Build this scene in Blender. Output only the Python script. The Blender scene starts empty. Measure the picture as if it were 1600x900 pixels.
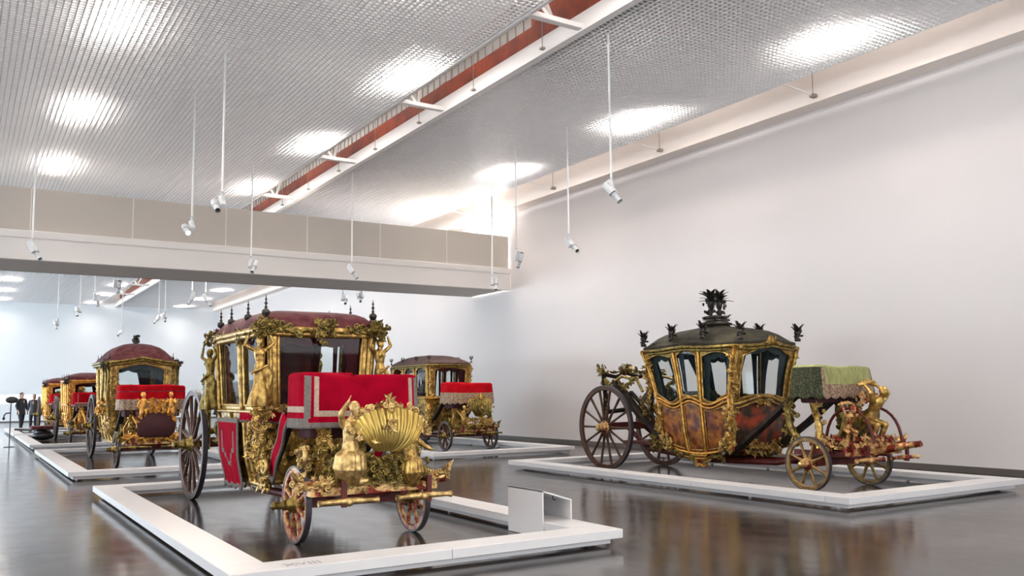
import bpy, math, random
from mathutils import Vector, Matrix, noise
PI = math.pi
sc = bpy.context.scene
COL = sc.collection
# ------------------------------------------------------------------ camera
CAM_H = 1.5
yaw, pit, rol, FPX, CY = .5627, .0974, -.0107, 1364.48, 480.788
cyw, syw, cp, sp = math.cos(yaw), math.sin(yaw), math.cos(pit), math.sin(pit)
F_ = Vector((syw*cp, cyw*cp, sp)); R0 = Vector((cyw, -syw, 0)); U0 = R0.cross(F_)
R_ = math.cos(rol)*R0+math.sin(rol)*U0; U_ = -math.sin(rol)*R0+math.cos(rol)*U0
cam = bpy.data.cameras.new('camera'); camo = bpy.data.objects.new('camera', cam); COL.objects.link(camo)
cam.sensor_width = 36; cam.lens = FPX/1600*36; cam.shift_y = (CY-450)/1600; cam.clip_end = 300
camo.matrix_world = Matrix(((R_.x, U_.x, -F_.x, 0), (R_.y, U_.y, -F_.y, 0), (R_.z, U_.z, -F_.z, CAM_H), (0, 0, 0, 1)))
sc.camera = camo
# ------------------------------------------------------------------ world, exposure, large lights
W = bpy.data.worlds.new('world'); sc.world = W; W.use_nodes = True
W.node_tree.nodes['Background'].inputs[0].default_value = (.8, .9, 1, 1)
W.node_tree.nodes['Background'].inputs[1].default_value = .5
sc.view_settings.view_transform = 'Standard'; sc.view_settings.look = 'None'
sc.view_settings.gamma = 1; sc.view_settings.use_curve_mapping = False
sc.view_settings.exposure = 0.80
def area(name, loc, rot, sx, sy, power, color):
    l = bpy.data.lights.new(name, 'AREA'); l.shape = 'RECTANGLE'; l.size = sx; l.size_y = sy
    l.energy = power; l.color = color
    o = bpy.data.objects.new(name, l); COL.objects.link(o); o.location = loc; o.rotation_euler = rot
    return o
PANEL_W, UP_W, PANEL_COL = 84, 38, (1, .90, .82)
PX = [-3.4, 1.9, 7.0, 12.45]; PY = [9.4+5.17*k for k in range(-2, 11)]
area('daylight_back_window', (5, -6.7, 2.9), (PI/2, 0, 0), 18, 4.6, 740, (.88, .94, 1))
area('daylight_left_window_near', (-13.8, 10, 2.6), (PI/2, 0, -PI/2), 26, 3.6, 1200, (.86, .93, 1))
area('daylight_left_window_far', (-13.8, 47, 3.2), (PI/2, 0, -PI/2), 28, 5, 4000, (.74, .88, 1))
area('passage_light', (17.6, 25.6, 7.3), (0, 0, 0), 3, 1.8, 2000, (.95, .98, 1))
# ------------------------------------------------------------------ mesh builder
def V(*a): return Vector(a)
class MB:
    def __init__(s): s.v = []; s.f = []; s.m = []; s.s = []
    def add(s, vs, fs, mat=0, smooth=True):
        o = len(s.v); s.v += [tuple(p) for p in vs]
        for q in fs: s.f.append([i+o for i in q]); s.m.append(mat); s.s.append(smooth)
    def grid(s, P, cu=False, cv=False, mat=0, smooth=True, matf=None):
        nu, nv = len(P), len(P[0]); o = len(s.v)
        for r in P: s.v += [tuple(p) for p in r]
        for i in range(nu if cu else nu-1):
            for j in range(nv if cv else nv-1):
                a, b = (i+1) % nu, (j+1) % nv
                s.f.append([o+i*nv+j, o+a*nv+j, o+a*nv+b, o+i*nv+b]); s.m.append(matf(i, j) if matf else mat); s.s.append(smooth)
    def box(s, a, b, mat=0):
        x0, y0, z0 = a; x1, y1, z1 = b
        s.add([(x0,y0,z0),(x1,y0,z0),(x1,y1,z0),(x0,y1,z0),(x0,y0,z1),(x1,y0,z1),(x1,y1,z1),(x0,y1,z1)],
              [(0,3,2,1),(4,5,6,7),(0,1,5,4),(1,2,6,5),(2,3,7,6),(3,0,4,7)], mat, False)
    def bar(s, p, q, w, h, up=(0,0,1), mat=0):
        p, q = Vector(p), Vector(q); d = (q-p).normalized(); u = Vector(up)
        x = d.cross(u)
        if x.length < 1e-4: x = d.cross(V(0, 1, 0))
        x.normalize(); u = x.cross(d); x *= w/2; u *= h/2
        s.add([p-x-u, p+x-u, p+x+u, p-x+u, q-x-u, q+x-u, q+x+u, q-x+u], [(0,1,2,3),(4,7,6,5),(0,4,5,1),(1,5,6,2),(2,6,7,3),(3,7,4,0)], mat, False)
    def tube(s, path, rx, ry=None, seg=7, up=(0,0,1), mat=0, closed=False, caps=True):
        path = [Vector(p) for p in path]; n = len(path)
        if not hasattr(rx, '__len__'): rx = [rx]*n
        if ry is None: ry = rx
        if not hasattr(ry, '__len__'): ry = [ry]*n
        u = Vector(up); P = []
        for i, p in enumerate(path):
            if closed: t = path[(i+1) % n]-path[i-1]
            else: t = path[min(i+1, n-1)]-path[max(i-1, 0)]
            if t.length < 1e-9: t = V(0, 0, 1)
            t.normalize(); x = t.cross(u)
            if x.length < .05: x = t.cross(V(.3, .8, .1))
            x.normalize(); y = x.cross(t); u = y
            P.append([p+x*(math.cos(2*PI*k/seg)*rx[i])+y*(math.sin(2*PI*k/seg)*ry[i]) for k in range(seg)])
        s.grid(P, cu=closed, cv=True, mat=mat)
        if caps and not closed:
            o = len(s.v)-n*seg
            s.f.append([o+k for k in range(seg)][::-1]); s.m.append(mat); s.s.append(True)
            s.f.append([o+(n-1)*seg+k for k in range(seg)]); s.m.append(mat); s.s.append(True)
    def lathe(s, prof, org=(0,0,0), axis='z', seg=14, mat=0, flip=1):
        o = Vector(org); P = []
        for r, h in prof:
            row = []
            for k in range(seg):
                a = 2*PI*k/seg; c, q = r*math.cos(a), r*math.sin(a)
                row.append(o+(V(c, q, h) if axis == 'z' else V(h*flip, c, q) if axis == 'x' else V(c, h*flip, q)))
            P.append(row)
        s.grid(P, cv=True, mat=mat)
    def ell(s, c, r, nu=10, nv=7, mat=0, rot=None):
        c = Vector(c)
        if not hasattr(r, '__len__'): r = (r, r, r)
        P = []
        for j in range(nv+1):
            b = -PI/2+PI*j/nv; row = []
            for k in range(nu):
                a = 2*PI*k/nu; p = V(r[0]*math.cos(b)*math.cos(a), r[1]*math.cos(b)*math.sin(a), r[2]*math.sin(b))
                row.append(c+(rot @ p if rot else p))
            P.append(row)
        s.grid(P, cv=True, mat=mat)
    def mesh(s, name, mats):
        me = bpy.data.meshes.new(name); me.from_pydata(s.v, [], s.f)
        for m in (mats if isinstance(mats, (list, tuple)) else [mats]): me.materials.append(m)
        me.polygons.foreach_set('material_index', s.m); me.polygons.foreach_set('use_smooth', s.s); me.update()
        return me
    def build(s, name, mats, parent=None, loc=None):
        return link(name, s.mesh(name, mats), parent, loc)
def link(name, me, parent=None, loc=None, rot=None, scale=None):
    o = bpy.data.objects.new(name, me); COL.objects.link(o)
    if parent: o.parent = parent
    if loc is not None: o.location = loc
    if rot is not None: o.rotation_euler = rot
    if scale is not None: o.scale = scale if hasattr(scale, '__len__') else (scale,)*3
    return o
def tag(o, label, cat, group=None, kind=None):
    o['label'] = label; o['category'] = cat
    if group: o['group'] = group
    if kind: o['kind'] = kind
    return o
def thing(name, loc, label, cat, group=None, rz=0):
    o = bpy.data.objects.new(name, None); COL.objects.link(o); o.location = loc; o.rotation_euler = (0, 0, rz); o.empty_display_size = .2
    return tag(o, label, cat, group)
def struct(name, b, m, parent=None):
    o = b.build(name, m, parent)
    if not parent: o['kind'] = 'structure'
    return o
def copy_tree(o, parent=None):
    c = o.copy(); COL.objects.link(c); c.parent = parent
    for ch in [x for x in bpy.data.objects if x.parent == o]: copy_tree(ch, c)
    return c
def bevel(o, w=.008, n=2):
    m = o.modifiers.new('bevel', 'BEVEL'); m.width = w; m.segments = n; m.limit_method = 'ANGLE'; return o
# ------------------------------------------------------------------ materials
def mat(name, col, rough=.5, metal=0, col2=None, nscale=6, detail=6, bump=0, bscale=40, sheen=0, coat=0, spec=.5, lo=.35, hi=.65, stretch=None, emis=None):
    m = bpy.data.materials.new(name); m.use_nodes = True; nt = m.node_tree; b = nt.nodes['Principled BSDF']
    b.inputs['Base Color'].default_value = (*col, 1); b.inputs['Roughness'].default_value = rough
    b.inputs['Metallic'].default_value = metal; b.inputs['Specular IOR Level'].default_value = spec
    if sheen: b.inputs['Sheen Weight'].default_value = sheen; b.inputs['Sheen Roughness'].default_value = .4
    if coat: b.inputs['Coat Weight'].default_value = coat; b.inputs['Coat Roughness'].default_value = .12
    if emis: b.inputs['Emission Color'].default_value = (*emis[:3], 1); b.inputs['Emission Strength'].default_value = emis[3]
    tc = nt.nodes.new('ShaderNodeTexCoord'); src = tc.outputs['Object']
    if stretch:
        mp = nt.nodes.new('ShaderNodeMapping'); mp.inputs['Scale'].default_value = stretch
        nt.links.new(src, mp.inputs[0]); src = mp.outputs[0]
    if col2:
        n = nt.nodes.new('ShaderNodeTexNoise'); n.inputs['Scale'].default_value = nscale; n.inputs['Detail'].default_value = detail
        nt.links.new(src, n.inputs['Vector']); r = nt.nodes.new('ShaderNodeValToRGB')
        r.color_ramp.elements[0].position = lo; r.color_ramp.elements[1].position = hi
        r.color_ramp.elements[0].color = (*col, 1); r.color_ramp.elements[1].color = (*col2, 1)
        nt.links.new(n.outputs['Fac'], r.inputs[0]); nt.links.new(r.outputs[0], b.inputs['Base Color'])
    if bump:
        n = nt.nodes.new('ShaderNodeTexNoise'); n.inputs['Scale'].default_value = bscale; n.inputs['Detail'].default_value = 4
        nt.links.new(src, n.inputs['Vector']); bp = nt.nodes.new('ShaderNodeBump'); bp.inputs['Strength'].default_value = bump
        bp.inputs['Distance'].default_value = .02; nt.links.new(n.outputs['Fac'], bp.inputs['Height']); nt.links.new(bp.outputs[0], b.inputs['Normal'])
    return m
M = {}
M['wall'] = mat('white_plaster', (.75, .705, .685), .75)
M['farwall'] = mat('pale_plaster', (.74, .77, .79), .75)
M['slab'] = mat('ceiling_slab', (.66, .66, .67), .9)
M['lattice'] = mat('perforated_metal', (.72, .725, .735), .38, .45)
M['white'] = mat('white_steel', (.80, .77, .75), .45)
M['whitepaint'] = mat('white_lacquer', (.63, .615, .615), .42)
M['plinth'] = mat('shadow_gap_plinth', (.62, .60, .60), .5)
M['cream'] = mat('cream_beam', (.88, .80, .74), .6)
M['beige'] = mat('beige_panel', (.60, .54, .47), .6)
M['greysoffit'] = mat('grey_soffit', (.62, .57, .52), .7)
M['redsteel'] = mat('red_oxide_steel', (.27, .04, .008), .6, col2=(.13, .014, .004), nscale=2.5)
M['mesh'] = mat('galvanised_mesh', (.34, .29, .24), .6, .2)
M['bridgew'] = mat('warm_white_steel', (.88, .83, .78), .5)
M['base'] = mat('dark_skirting', (.12, .105, .095), .5)
M['rod'] = mat('white_rod', (.82, .82, .82), .4)
M['spotw'] = mat('spotlight_white', (.74, .75, .75), .35)
M['spotd'] = mat('spotlight_dark', (.03, .03, .03), .4)
M['lens'] = mat('lens', (.9, .9, .9), .2, emis=(1, .96, .9, 6))
M['diff'] = mat('diffuser', (.9, .9, .9), .4, emis=(1, .95, .9, 4))
M['glow'] = mat('bright_ribbon_glass', (.9, .95, 1), .3, emis=(.93, .97, 1, 1.1))
M['black'] = mat('black_metal', (.015, .015, .016), .45)
M['gold'] = mat('gilding', (.64, .42, .125), .35, .88, col2=(.24, .135, .04), nscale=15, bump=.35, bscale=60)
M['goldp'] = mat('pale_gilding', (.72, .51, .21), .37, .8, col2=(.34, .21, .075), nscale=15, bump=.4, bscale=55)
M['goldshell'] = mat('olive_gilding', (.52, .38, .11), .34, .88, col2=(.42, .29, .08), nscale=5)
M['golda'] = mat('antique_gilding', (.33, .235, .06), .38, .88, col2=(.09, .06, .02), nscale=14, bump=.5, bscale=45)
M['goldo'] = mat('orange_gilding', (.78, .42, .09), .36, .8, col2=(.46, .19, .035), nscale=12, bump=.3, bscale=50)
M['goldr'] = mat('rubbed_gilding_on_red', (.62, .38, .15), .4, .65, col2=(.20, .02, .012), nscale=7, lo=.47, hi=.56, bump=.5, bscale=45)
M['bronze'] = mat('dark_bronze', (.055, .045, .035), .4, .6, col2=(.02, .018, .016), nscale=12)
M['red'] = mat('crimson_velvet', (.34, .0015, .018), .85, col2=(.24, .001, .011), nscale=4, spec=.04, bump=.2, bscale=25)
M['scarlet'] = mat('scarlet_velvet', (.40, .005, .010), .85, col2=(.28, .002, .006), nscale=4, spec=.04, bump=.2, bscale=25)
M['maroon'] = mat('worn_maroon_velvet', (.075, .012, .016), .9, col2=(.14, .042, .044), nscale=9, sheen=.1, spec=.2, bump=.25, bscale=30)
M['brownroof'] = mat('brown_roof_leather', (.06, .028, .026), .7, col2=(.10, .05, .045), nscale=5, bump=.2)
M['greenroof'] = mat('dark_olive_roof_leather', (.050, .043, .026), .8, spec=.15, col2=(.022, .02, .016), nscale=5, bump=.3)
M['trim'] = mat('grey_braid', (.12, .10, .088), .8, col2=(.20, .17, .15), nscale=60, bump=.5, bscale=90)
M['braid'] = mat('pale_braid', (.50, .40, .31), .7, col2=(.32, .22, .16), nscale=70, bump=.5, bscale=90)
M['lace'] = mat('gold_lace', (.36, .25, .16), .6, .2, col2=(.14, .08, .05), nscale=34, lo=.42, hi=.6, bump=.6, bscale=60)
M['green'] = mat('olive_green_silk', (.33, .33, .11), .65, col2=(.18, .19, .055), nscale=6, sheen=.3, bump=.2, stretch=(6, 6, .8))
M['greend'] = mat('dark_green_brocade', (.022, .028, .012), .7, spec=.2, col2=(.08, .075, .04), nscale=38, lo=.5, hi=.62)
M['leather'] = mat('dark_leather', (.014, .010, .008), .6, spec=.15, col2=(.032, .022, .016), nscale=8)
M['curtr'] = mat('dark_red_curtain', (.045, .004, .006), .85, spec=.1)
M['curtg'] = mat('blue_green_curtain', (.028, .042, .046), .8, spec=.2)
M['interior'] = mat('dark_upholstery', (.05, .01, .012), .85)
M['wheelb'] = mat('dark_brown_wheel', (.05, .02, .012), .5, spec=.25, col2=(.09, .037, .02), nscale=9)
M['wheelg'] = mat('gilded_brown_wheel', (.30, .19, .05), .42, .35, col2=(.13, .06, .02), nscale=12)
M['wheelr'] = mat('red_and_gold_wheel', (.22, .022, .014), .42, .2, col2=(.48, .27, .08), nscale=16, lo=.42, hi=.6)
M['tyre'] = mat('iron_tyre', (.05, .04, .045), .45, .3)
M['redwood'] = mat('red_painted_timber', (.12, .014, .010), .45, spec=.3, col2=(.055, .008, .006), nscale=7)
M['panel'] = mat('painted_panel', (.10, .018, .005), .42, spec=.3, col2=(.48, .17, .02), nscale=8, detail=3, lo=.4, hi=.7, coat=.12)
M['panelf'] = mat('painted_front_panel', (.03, .022, .014), .42, spec=.3, col2=(.36, .05, .015), nscale=4.5, detail=3, lo=.46, hi=.68, coat=.12)
M['panelg'] = mat('gilded_painted_panel', (.48, .30, .06), .4, .6, col2=(.05, .03, .01), nscale=12, lo=.4, hi=.62, bump=.5, bscale=30)
M['skin'] = mat('skin', (.45, .26, .19), .6)
M['coatc'] = mat('dark_coat', (.02, .022, .028), .8)
M['coatb'] = mat('charcoal_jacket', (.05, .05, .055), .8)
M['trous'] = mat('dark_trousers', (.015, .016, .02), .8)
M['hair'] = mat('dark_hair', (.02, .014, .01), .6)
M['textm'] = mat('grey_lettering', (.34, .30, .30), .6)
# floor: polished concrete
def floor_mat():
    m = mat('polished_concrete', (.2, .18, .17), .16, spec=.6); nt = m.node_tree; b = nt.nodes['Principled BSDF']
    tc = nt.nodes.new('ShaderNodeTexCoord')
    def noi(s, d, sx=1, sy=1):
        mp = nt.nodes.new('ShaderNodeMapping'); mp.inputs['Scale'].default_value = (sx, sy, 1); nt.links.new(tc.outputs['Object'], mp.inputs[0])
        n = nt.nodes.new('ShaderNodeTexNoise'); n.inputs['Scale'].default_value = s; n.inputs['Detail'].default_value = d; nt.links.new(mp.outputs[0], n.inputs['Vector']); return n
    n1 = noi(.55, 7); n2 = noi(3.5, 5, 1, .5)
    mx = nt.nodes.new('ShaderNodeMath'); mx.operation = 'MULTIPLY_ADD'; mx.inputs[1].default_value = .45
    nt.links.new(n2.outputs['Fac'], mx.inputs[0]); nt.links.new(n1.outputs['Fac'], mx.inputs[2])
    r = nt.nodes.new('ShaderNodeValToRGB'); r.color_ramp.elements[0].position = .52; r.color_ramp.elements[1].position = .95
    r.color_ramp.elements[0].color = (.020, .015, .012, 1); r.color_ramp.elements[1].color = (.085, .070, .060, 1)
    nt.links.new(mx.outputs[0], r.inputs[0]); nt.links.new(r.outputs[0], b.inputs['Base Color'])
    r2 = nt.nodes.new('ShaderNodeMapRange'); r2.inputs[3].default_value = .09; r2.inputs[4].default_value = .22
    nt.links.new(n2.outputs['Fac'], r2.inputs[0]); nt.links.new(r2.outputs[0], b.inputs['Roughness'])
    n3 = noi(2.2, 3); bp = nt.nodes.new('ShaderNodeBump'); bp.inputs['Strength'].default_value = .12; bp.inputs['Distance'].default_value = .03
    nt.links.new(n3.outputs['Fac'], bp.inputs['Height']); nt.links.new(bp.outputs[0], b.inputs['Normal'])
    return m
M['floor'] = floor_mat()
def glass_mat():
    m = bpy.data.materials.new('window_glass'); m.use_nodes = True; nt = m.node_tree; nt.nodes.clear()
    o = nt.nodes.new('ShaderNodeOutputMaterial'); t = nt.nodes.new('ShaderNodeBsdfTransparent'); g = nt.nodes.new('ShaderNodeBsdfGlossy')
    t.inputs[0].default_value = (.86, .9, .9, 1); g.inputs['Roughness'].default_value = .03
    lw = nt.nodes.new('ShaderNodeLayerWeight'); lw.inputs[0].default_value = .5; pw = nt.nodes.new('ShaderNodeMath'); pw.operation = 'POWER'; pw.inputs[1].default_value = 4
    nt.links.new(lw.outputs['Facing'], pw.inputs[0]); f = nt.nodes.new('ShaderNodeMath'); f.operation = 'MULTIPLY_ADD'; f.inputs[1].default_value = .5; f.inputs[2].default_value = .015; nt.links.new(pw.outputs[0], f.inputs[0]); x = nt.nodes.new('ShaderNodeMixShader')
    nt.links.new(f.outputs[0], x.inputs[0]); nt.links.new(t.outputs[0], x.inputs[1]); nt.links.new(g.outputs[0], x.inputs[2]); nt.links.new(x.outputs[0], o.inputs[0])
    return m
M['glass'] = glass_mat()

# ================================================================== ROOM
WX, FY, BY, LX, TOP = 15.3, 63.2, -7.0, -14.0, 9.3
ZL = 7.55                                                     # underside of the ceiling lattice
b = MB(); b.box((LX-.3, BY-.3, -.2), (WX+.3, FY+.3, 0)); struct('floor', b, M['floor'])
b = MB(); b.box((LX-.3, BY-.3, TOP), (WX+5, FY+.3, TOP+.2)); struct('ceiling', b, M['slab'])
OY0, OY1, OZ0, OZ1 = 24.42, 26.95, 4.95, 7.62                   # opening through which the footbridge leaves
b = MB(); b.box((WX, BY, 0), (WX+.25, OY0, TOP)); b.box((WX, OY1, 0), (WX+.25, FY, TOP)); b.box((WX, OY0, 0), (WX+.25, OY1, OZ0)); b.box((WX, OY0, OZ1), (WX+.25, OY1, TOP))
struct('wall_right', b, M['wall'])
b = MB(); b.box((WX+.25, OY0-.2, OZ0-.2), (WX+4.7, OY1+.2, OZ0)); b.box((WX+.25, OY0-.2, OZ0), (WX+4.7, OY0, TOP)); b.box((WX+.25, OY1, OZ0), (WX+4.7, OY1+.2, TOP)); b.box((WX+4.5, OY0, OZ0), (WX+4.7, OY1, TOP))
struct('wall_passage', b, M['wall'])
b = MB(); b.box((LX, FY, 0), (WX+.25, FY+.3, 1.17)); b.box((LX, FY, 1.72), (WX+.25, FY+.3, TOP)); b.box((12.8, FY, 1.17), (WX+.25, FY+.3, 1.72)); struct('wall_far', b, M['farwall'])
b = MB(); b.box((LX, FY+.1, 1.17), (12.8, FY+.14, 1.72), 0)
for k in range(14): x = LX+k*2.06; b.box((x-.02, FY+.04, 1.17), (x+.02, FY+.12, 1.72), 1)
struct('window_1', b, [M['glow'], M['white']])
b = MB(); b.box((LX-.3, BY, 0), (LX, FY, TOP)); struct('wall_left', b, M['wall'])
b = MB(); b.box((LX, BY-.3, 0), (WX+.25, BY, TOP)); struct('wall_back', b, M['wall'])
b = MB(); b.box((WX-.03, BY, .0), (WX, FY, .11)); struct('baseboard_right', b, M['base'])
b = MB(); b.box((LX, FY-.03, 0), (WX-.03, FY, .08)); struct('baseboard_far', b, M['base'])
# cream beam along the top of the right wall
b = MB(); b.box((14.9, BY, 7.47), (WX, OY0-.1, TOP)); b.box((14.9, OY1+.1, 7.47), (WX, FY, TOP)); b.box((14.9, OY0-.1, 7.66), (WX, OY1+.1, TOP))
b.box((14.84, BY, 7.47), (14.9, FY, 7.50)); struct('trim_1', b, M['cream'])
# open metal lattice: long blades one way, cross blades the other
def lattice(name, x0, x1, y0=BY, y1=FY, p=.1):
    b = MB()
    n = int((x1-x0)/p)
    for i in range(n+1):
        x = x0+i*(x1-x0)/n; b.box((x-.009, y0, ZL), (x+.009, y1, ZL+.042))
    n = int((y1-y0)/p)
    for j in range(n+1):
        y = y0+j*(y1-y0)/n; b.box((x0, y-.011, ZL+.002), (x1, y+.011, ZL+.03))
    o = struct(name, b, M['lattice']); return o
lattice('ceiling_lattice_left', LX, 7.5); lattice('ceiling_lattice_right', 8.62, 13.6)
# slot between the lattices: white fascia beam, red steel, catwalk mesh, cross members
b = MB(); b.box((8.54, BY, 7.53), (8.62, FY, 7.83)); b.box((8.50, BY, 7.49), (8.64, FY, 7.53)); struct('trim_2', b, M['white'])
b = MB(); b.box((7.44, BY, 7.53), (7.5, FY, 7.62)); struct('trim_3', b, M['white'])
ORD = ['nearest', 'second', 'third', 'fourth', 'fifth', 'sixth', 'seventh', 'eighth', 'ninth', 'tenth', 'eleventh', 'twelfth', 'thirteenth', 'fourteenth']
# ================================================================== things overhead
t = thing('steel_truss', (8.85, 0, 7.6), 'long rust-red steel roof truss seen through the gap in the ceiling grid', 'roof truss')
b = MB(); b.bar((0, BY, .50), (0, 62.5, .50), .30, .34); b.bar((0, BY, 1.3), (0, 62.5, 1.3), .2, .14); b.build('chord', M['redsteel'], t)
for k in range(6):
    y0 = 11.4+k*10.34-10.34
    for s in (0, 1):
        b = MB(); a = (.02, y0+s*5.17, .60 if s else .20); c = (.02, y0+s*5.17+5.17, .20 if s else .60)
        b.bar(a, c, .24, .26); b.build('diagonal', M['redsteel'], t)
b = MB(); b.box((-.16, BY, .04), (.12, 13.0, .95)); b.build('gusset_plate', M['redsteel'], t)
t = thing('maintenance_catwalk', (9.5, 0, 8.5), 'grey mesh maintenance catwalk beside the red steel above the ceiling gap', 'catwalk')
b = MB()
for k in range(230): y = BY+.3*k; b.box((-.3, y, 0), (.3, y+.2, .03))
for x in (-.3, -.1, .1, .3): b.box((x-.012, BY, -.02), (x+.012, 62, .05))
b.build('mesh_deck', M['mesh'], t)
b = MB()
for k in range(230):
    y = BY+.3*k; b.box((-.33, y, 0), (-.31, y+.02 if k % 4 else y+.06, .8))
for z in (.4, .8): b.box((-.33, BY, z-.02), (-.30, 62, z+.02))
b.build('handrail', M['mesh'], t)
def cross(y):
    t = thing('cross_brace', (8.05, y, ZL), 'white steel cross brace spanning the ceiling gap', 'brace', 'white cross braces in the ceiling gap')
    b = MB(); b.box((-.60, -.07, -.03), (.50, .07, .06)); bevel(b.build('beam', M['white'], t), .012)
    b = MB(); b.bar((-.12, .02, .05), (.35, .9, .85), .06, .06); b.build('strut', M['white'], t)
    b = MB(); b.bar((-.18, 0, .05), (-.5, .25, .7), .05, .05); b.build('strut', M['white'], t)
    return t
LB = {0: 'nearest white cross brace of the ceiling gap, at the top edge of the photo', 1: 'second nearest white cross brace of the ceiling gap', 2: 'third nearest white cross brace of the ceiling gap', 3: 'fourth white cross brace of the ceiling gap, just before the footbridge'}
c0 = cross(11.25); c0['label'] = LB[0]
for k in range(1, 10):
    c = copy_tree(c0); c.location.y = 11.25+k*4.92
    c['label'] = LB.get(k, '%s white cross brace of the ceiling gap counted beyond the footbridge' % ORD[k-4])
# thin hanger wires with small feet in the slot
hw = MB(); hw.tube([(0, 0, 0), (0, 0, .75)], .008, seg=5); hw.box((-.04, -.04, -.015), (.04, .04, .02)); hwm = hw.mesh('hanger_wire', M['mesh'])
for k in range(14):
    o = link('hanger_wire', hwm, None, (8.53-.08, 12.3+k*1.64*1.5, 7.55)); tag(o, '%s thin steel hanger wire along the white edge of the ceiling gap' % ORD[k], 'wire', 'hanger wires in the ceiling gap')
# brackets on the cream beam
b = MB(); b.box((-.06, -.05, -.04), (.10, .05, .03)); b.tube([(0, 0, 0), (0, 0, .7)], .008, seg=5); bkm = b.mesh('bracket', M['mesh'])
bam = MB(); bam.bar((-.02, 0, 0), (-1.25, 0, .12), .025, .03); bam = bam.mesh('bracket_arm', M['white'])
BL = ['wall beam bracket nearest the camera, high above the green-topped coach', 'second wall beam bracket from the right, above the gap between lamps', 'third wall beam bracket, just before the bright bridge opening', 'faint wall beam bracket above the footbridge end']
for k in range(4):
    t = thing('beam_bracket', (14.82, 11.62+k*4.75, 7.62), BL[k], 'bracket', 'small brackets along the cream beam')
    link('clamp', bkm, t); link('arm', bam, t)
# luminaires above the lattice
fx = MB(); fx.box((-.36, -.75, .06), (.36, .75, .16)); fxm = fx.mesh('housing', M['white'])
fd = MB(); fd.box((-.26, -.62, .045), (.26, .62, .06)); fdm = fd.mesh('diffuser', M['diff'])
lamp = bpy.data.lights.new('panel_light', 'AREA'); lamp.shape = 'RECTANGLE'; lamp.size = .5; lamp.size_y = 1.2; lamp.energy = PANEL_W; lamp.color = PANEL_COL
lampu = lamp.copy(); lampu.energy = UP_W  # added upward lamp on each fixture, brightens the slab and lattice
rown = ['far left row', 'left row', 'row left of the ceiling gap', 'row by the right wall']
seen = {(1, 2): 'nearest to the top left corner', (1, 3): 'second from the top', (1, 4): 'third, just above the footbridge', (2, 3): 'nearest', (2, 4): 'middle', (2, 5): 'farthest before the footbridge', (3, 2): 'nearest', (3, 3): 'middle', (3, 4): 'farthest before the footbridge'}
for i, x in enumerate(PX):
    for j, y in enumerate(PY):
        if i == 0 and y > 40: continue
        t = thing('ceiling_light', (x, y, 7.74), 'glowing ceiling light, %s, %s' % (rown[i], seen.get((i, j), ORD[max(0, j-5)]+' beyond the footbridge' if y > 26 else ORD[min(j, 13)]+' from the back wall')), 'ceiling light', 'light panels above the ceiling grid')
        link('housing', fxm, t); link('diffuser', fdm, t)
        l = bpy.data.objects.new('added_uplight', lampu); COL.objects.link(l); l.parent = t; l.location = (0, 0, .19); l.rotation_euler = (PI, 0, 0)
        l = bpy.data.objects.new('panel_light', lamp); COL.objects.link(l); l.parent = t; l.location = (0, 0, .035)

# ================================================================== footbridge
t = thing('footbridge', (0, 25.6, 4.92), 'white and beige footbridge crossing the hall above the coaches', 'footbridge')
b = MB(); b.box((LX+.03, -1.28, 0), (WX-.02, -1.18, .50)); b.build('girder', M['bridgew'], t)
b = MB(); b.box((LX+.03, -1.34, .50), (WX-.02, -1.16, .70)); bevel(b.build('ledge', M['bridgew'], t), .03)
b = MB(); b.box((LX+.03, -1.31, -.03), (WX-.02, -1.12, .02)); b.build('bottom_flange', M['bridgew'], t)
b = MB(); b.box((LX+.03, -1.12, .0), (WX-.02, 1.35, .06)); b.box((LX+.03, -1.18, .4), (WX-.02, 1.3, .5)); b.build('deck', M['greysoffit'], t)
b = MB(); b.box((LX+.03, 1.25, 0), (WX-.02, 1.35, 1.76)); b.build('rear_parapet', M['beige'], t)
js = [LX+.03, -9.0, -6.1, -3.2, -.3, 1.3, 3.65, 6.04, 8.36, 10.65, 12.94, 14.65, WX-.02]
for a, c in zip(js[:-1], js[1:]):
    b = MB(); b.box((a+.012, -1.22, .70), (c-.012, -1.18, 1.78)); b.build('parapet_panel', M['beige'], t)
    if c < WX-.1: b = MB(); b.box((c-.012, -1.225, .70), (c+.012, -1.18, 1.78)); b.build('joint_strip', M['bridgew'], t)

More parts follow.
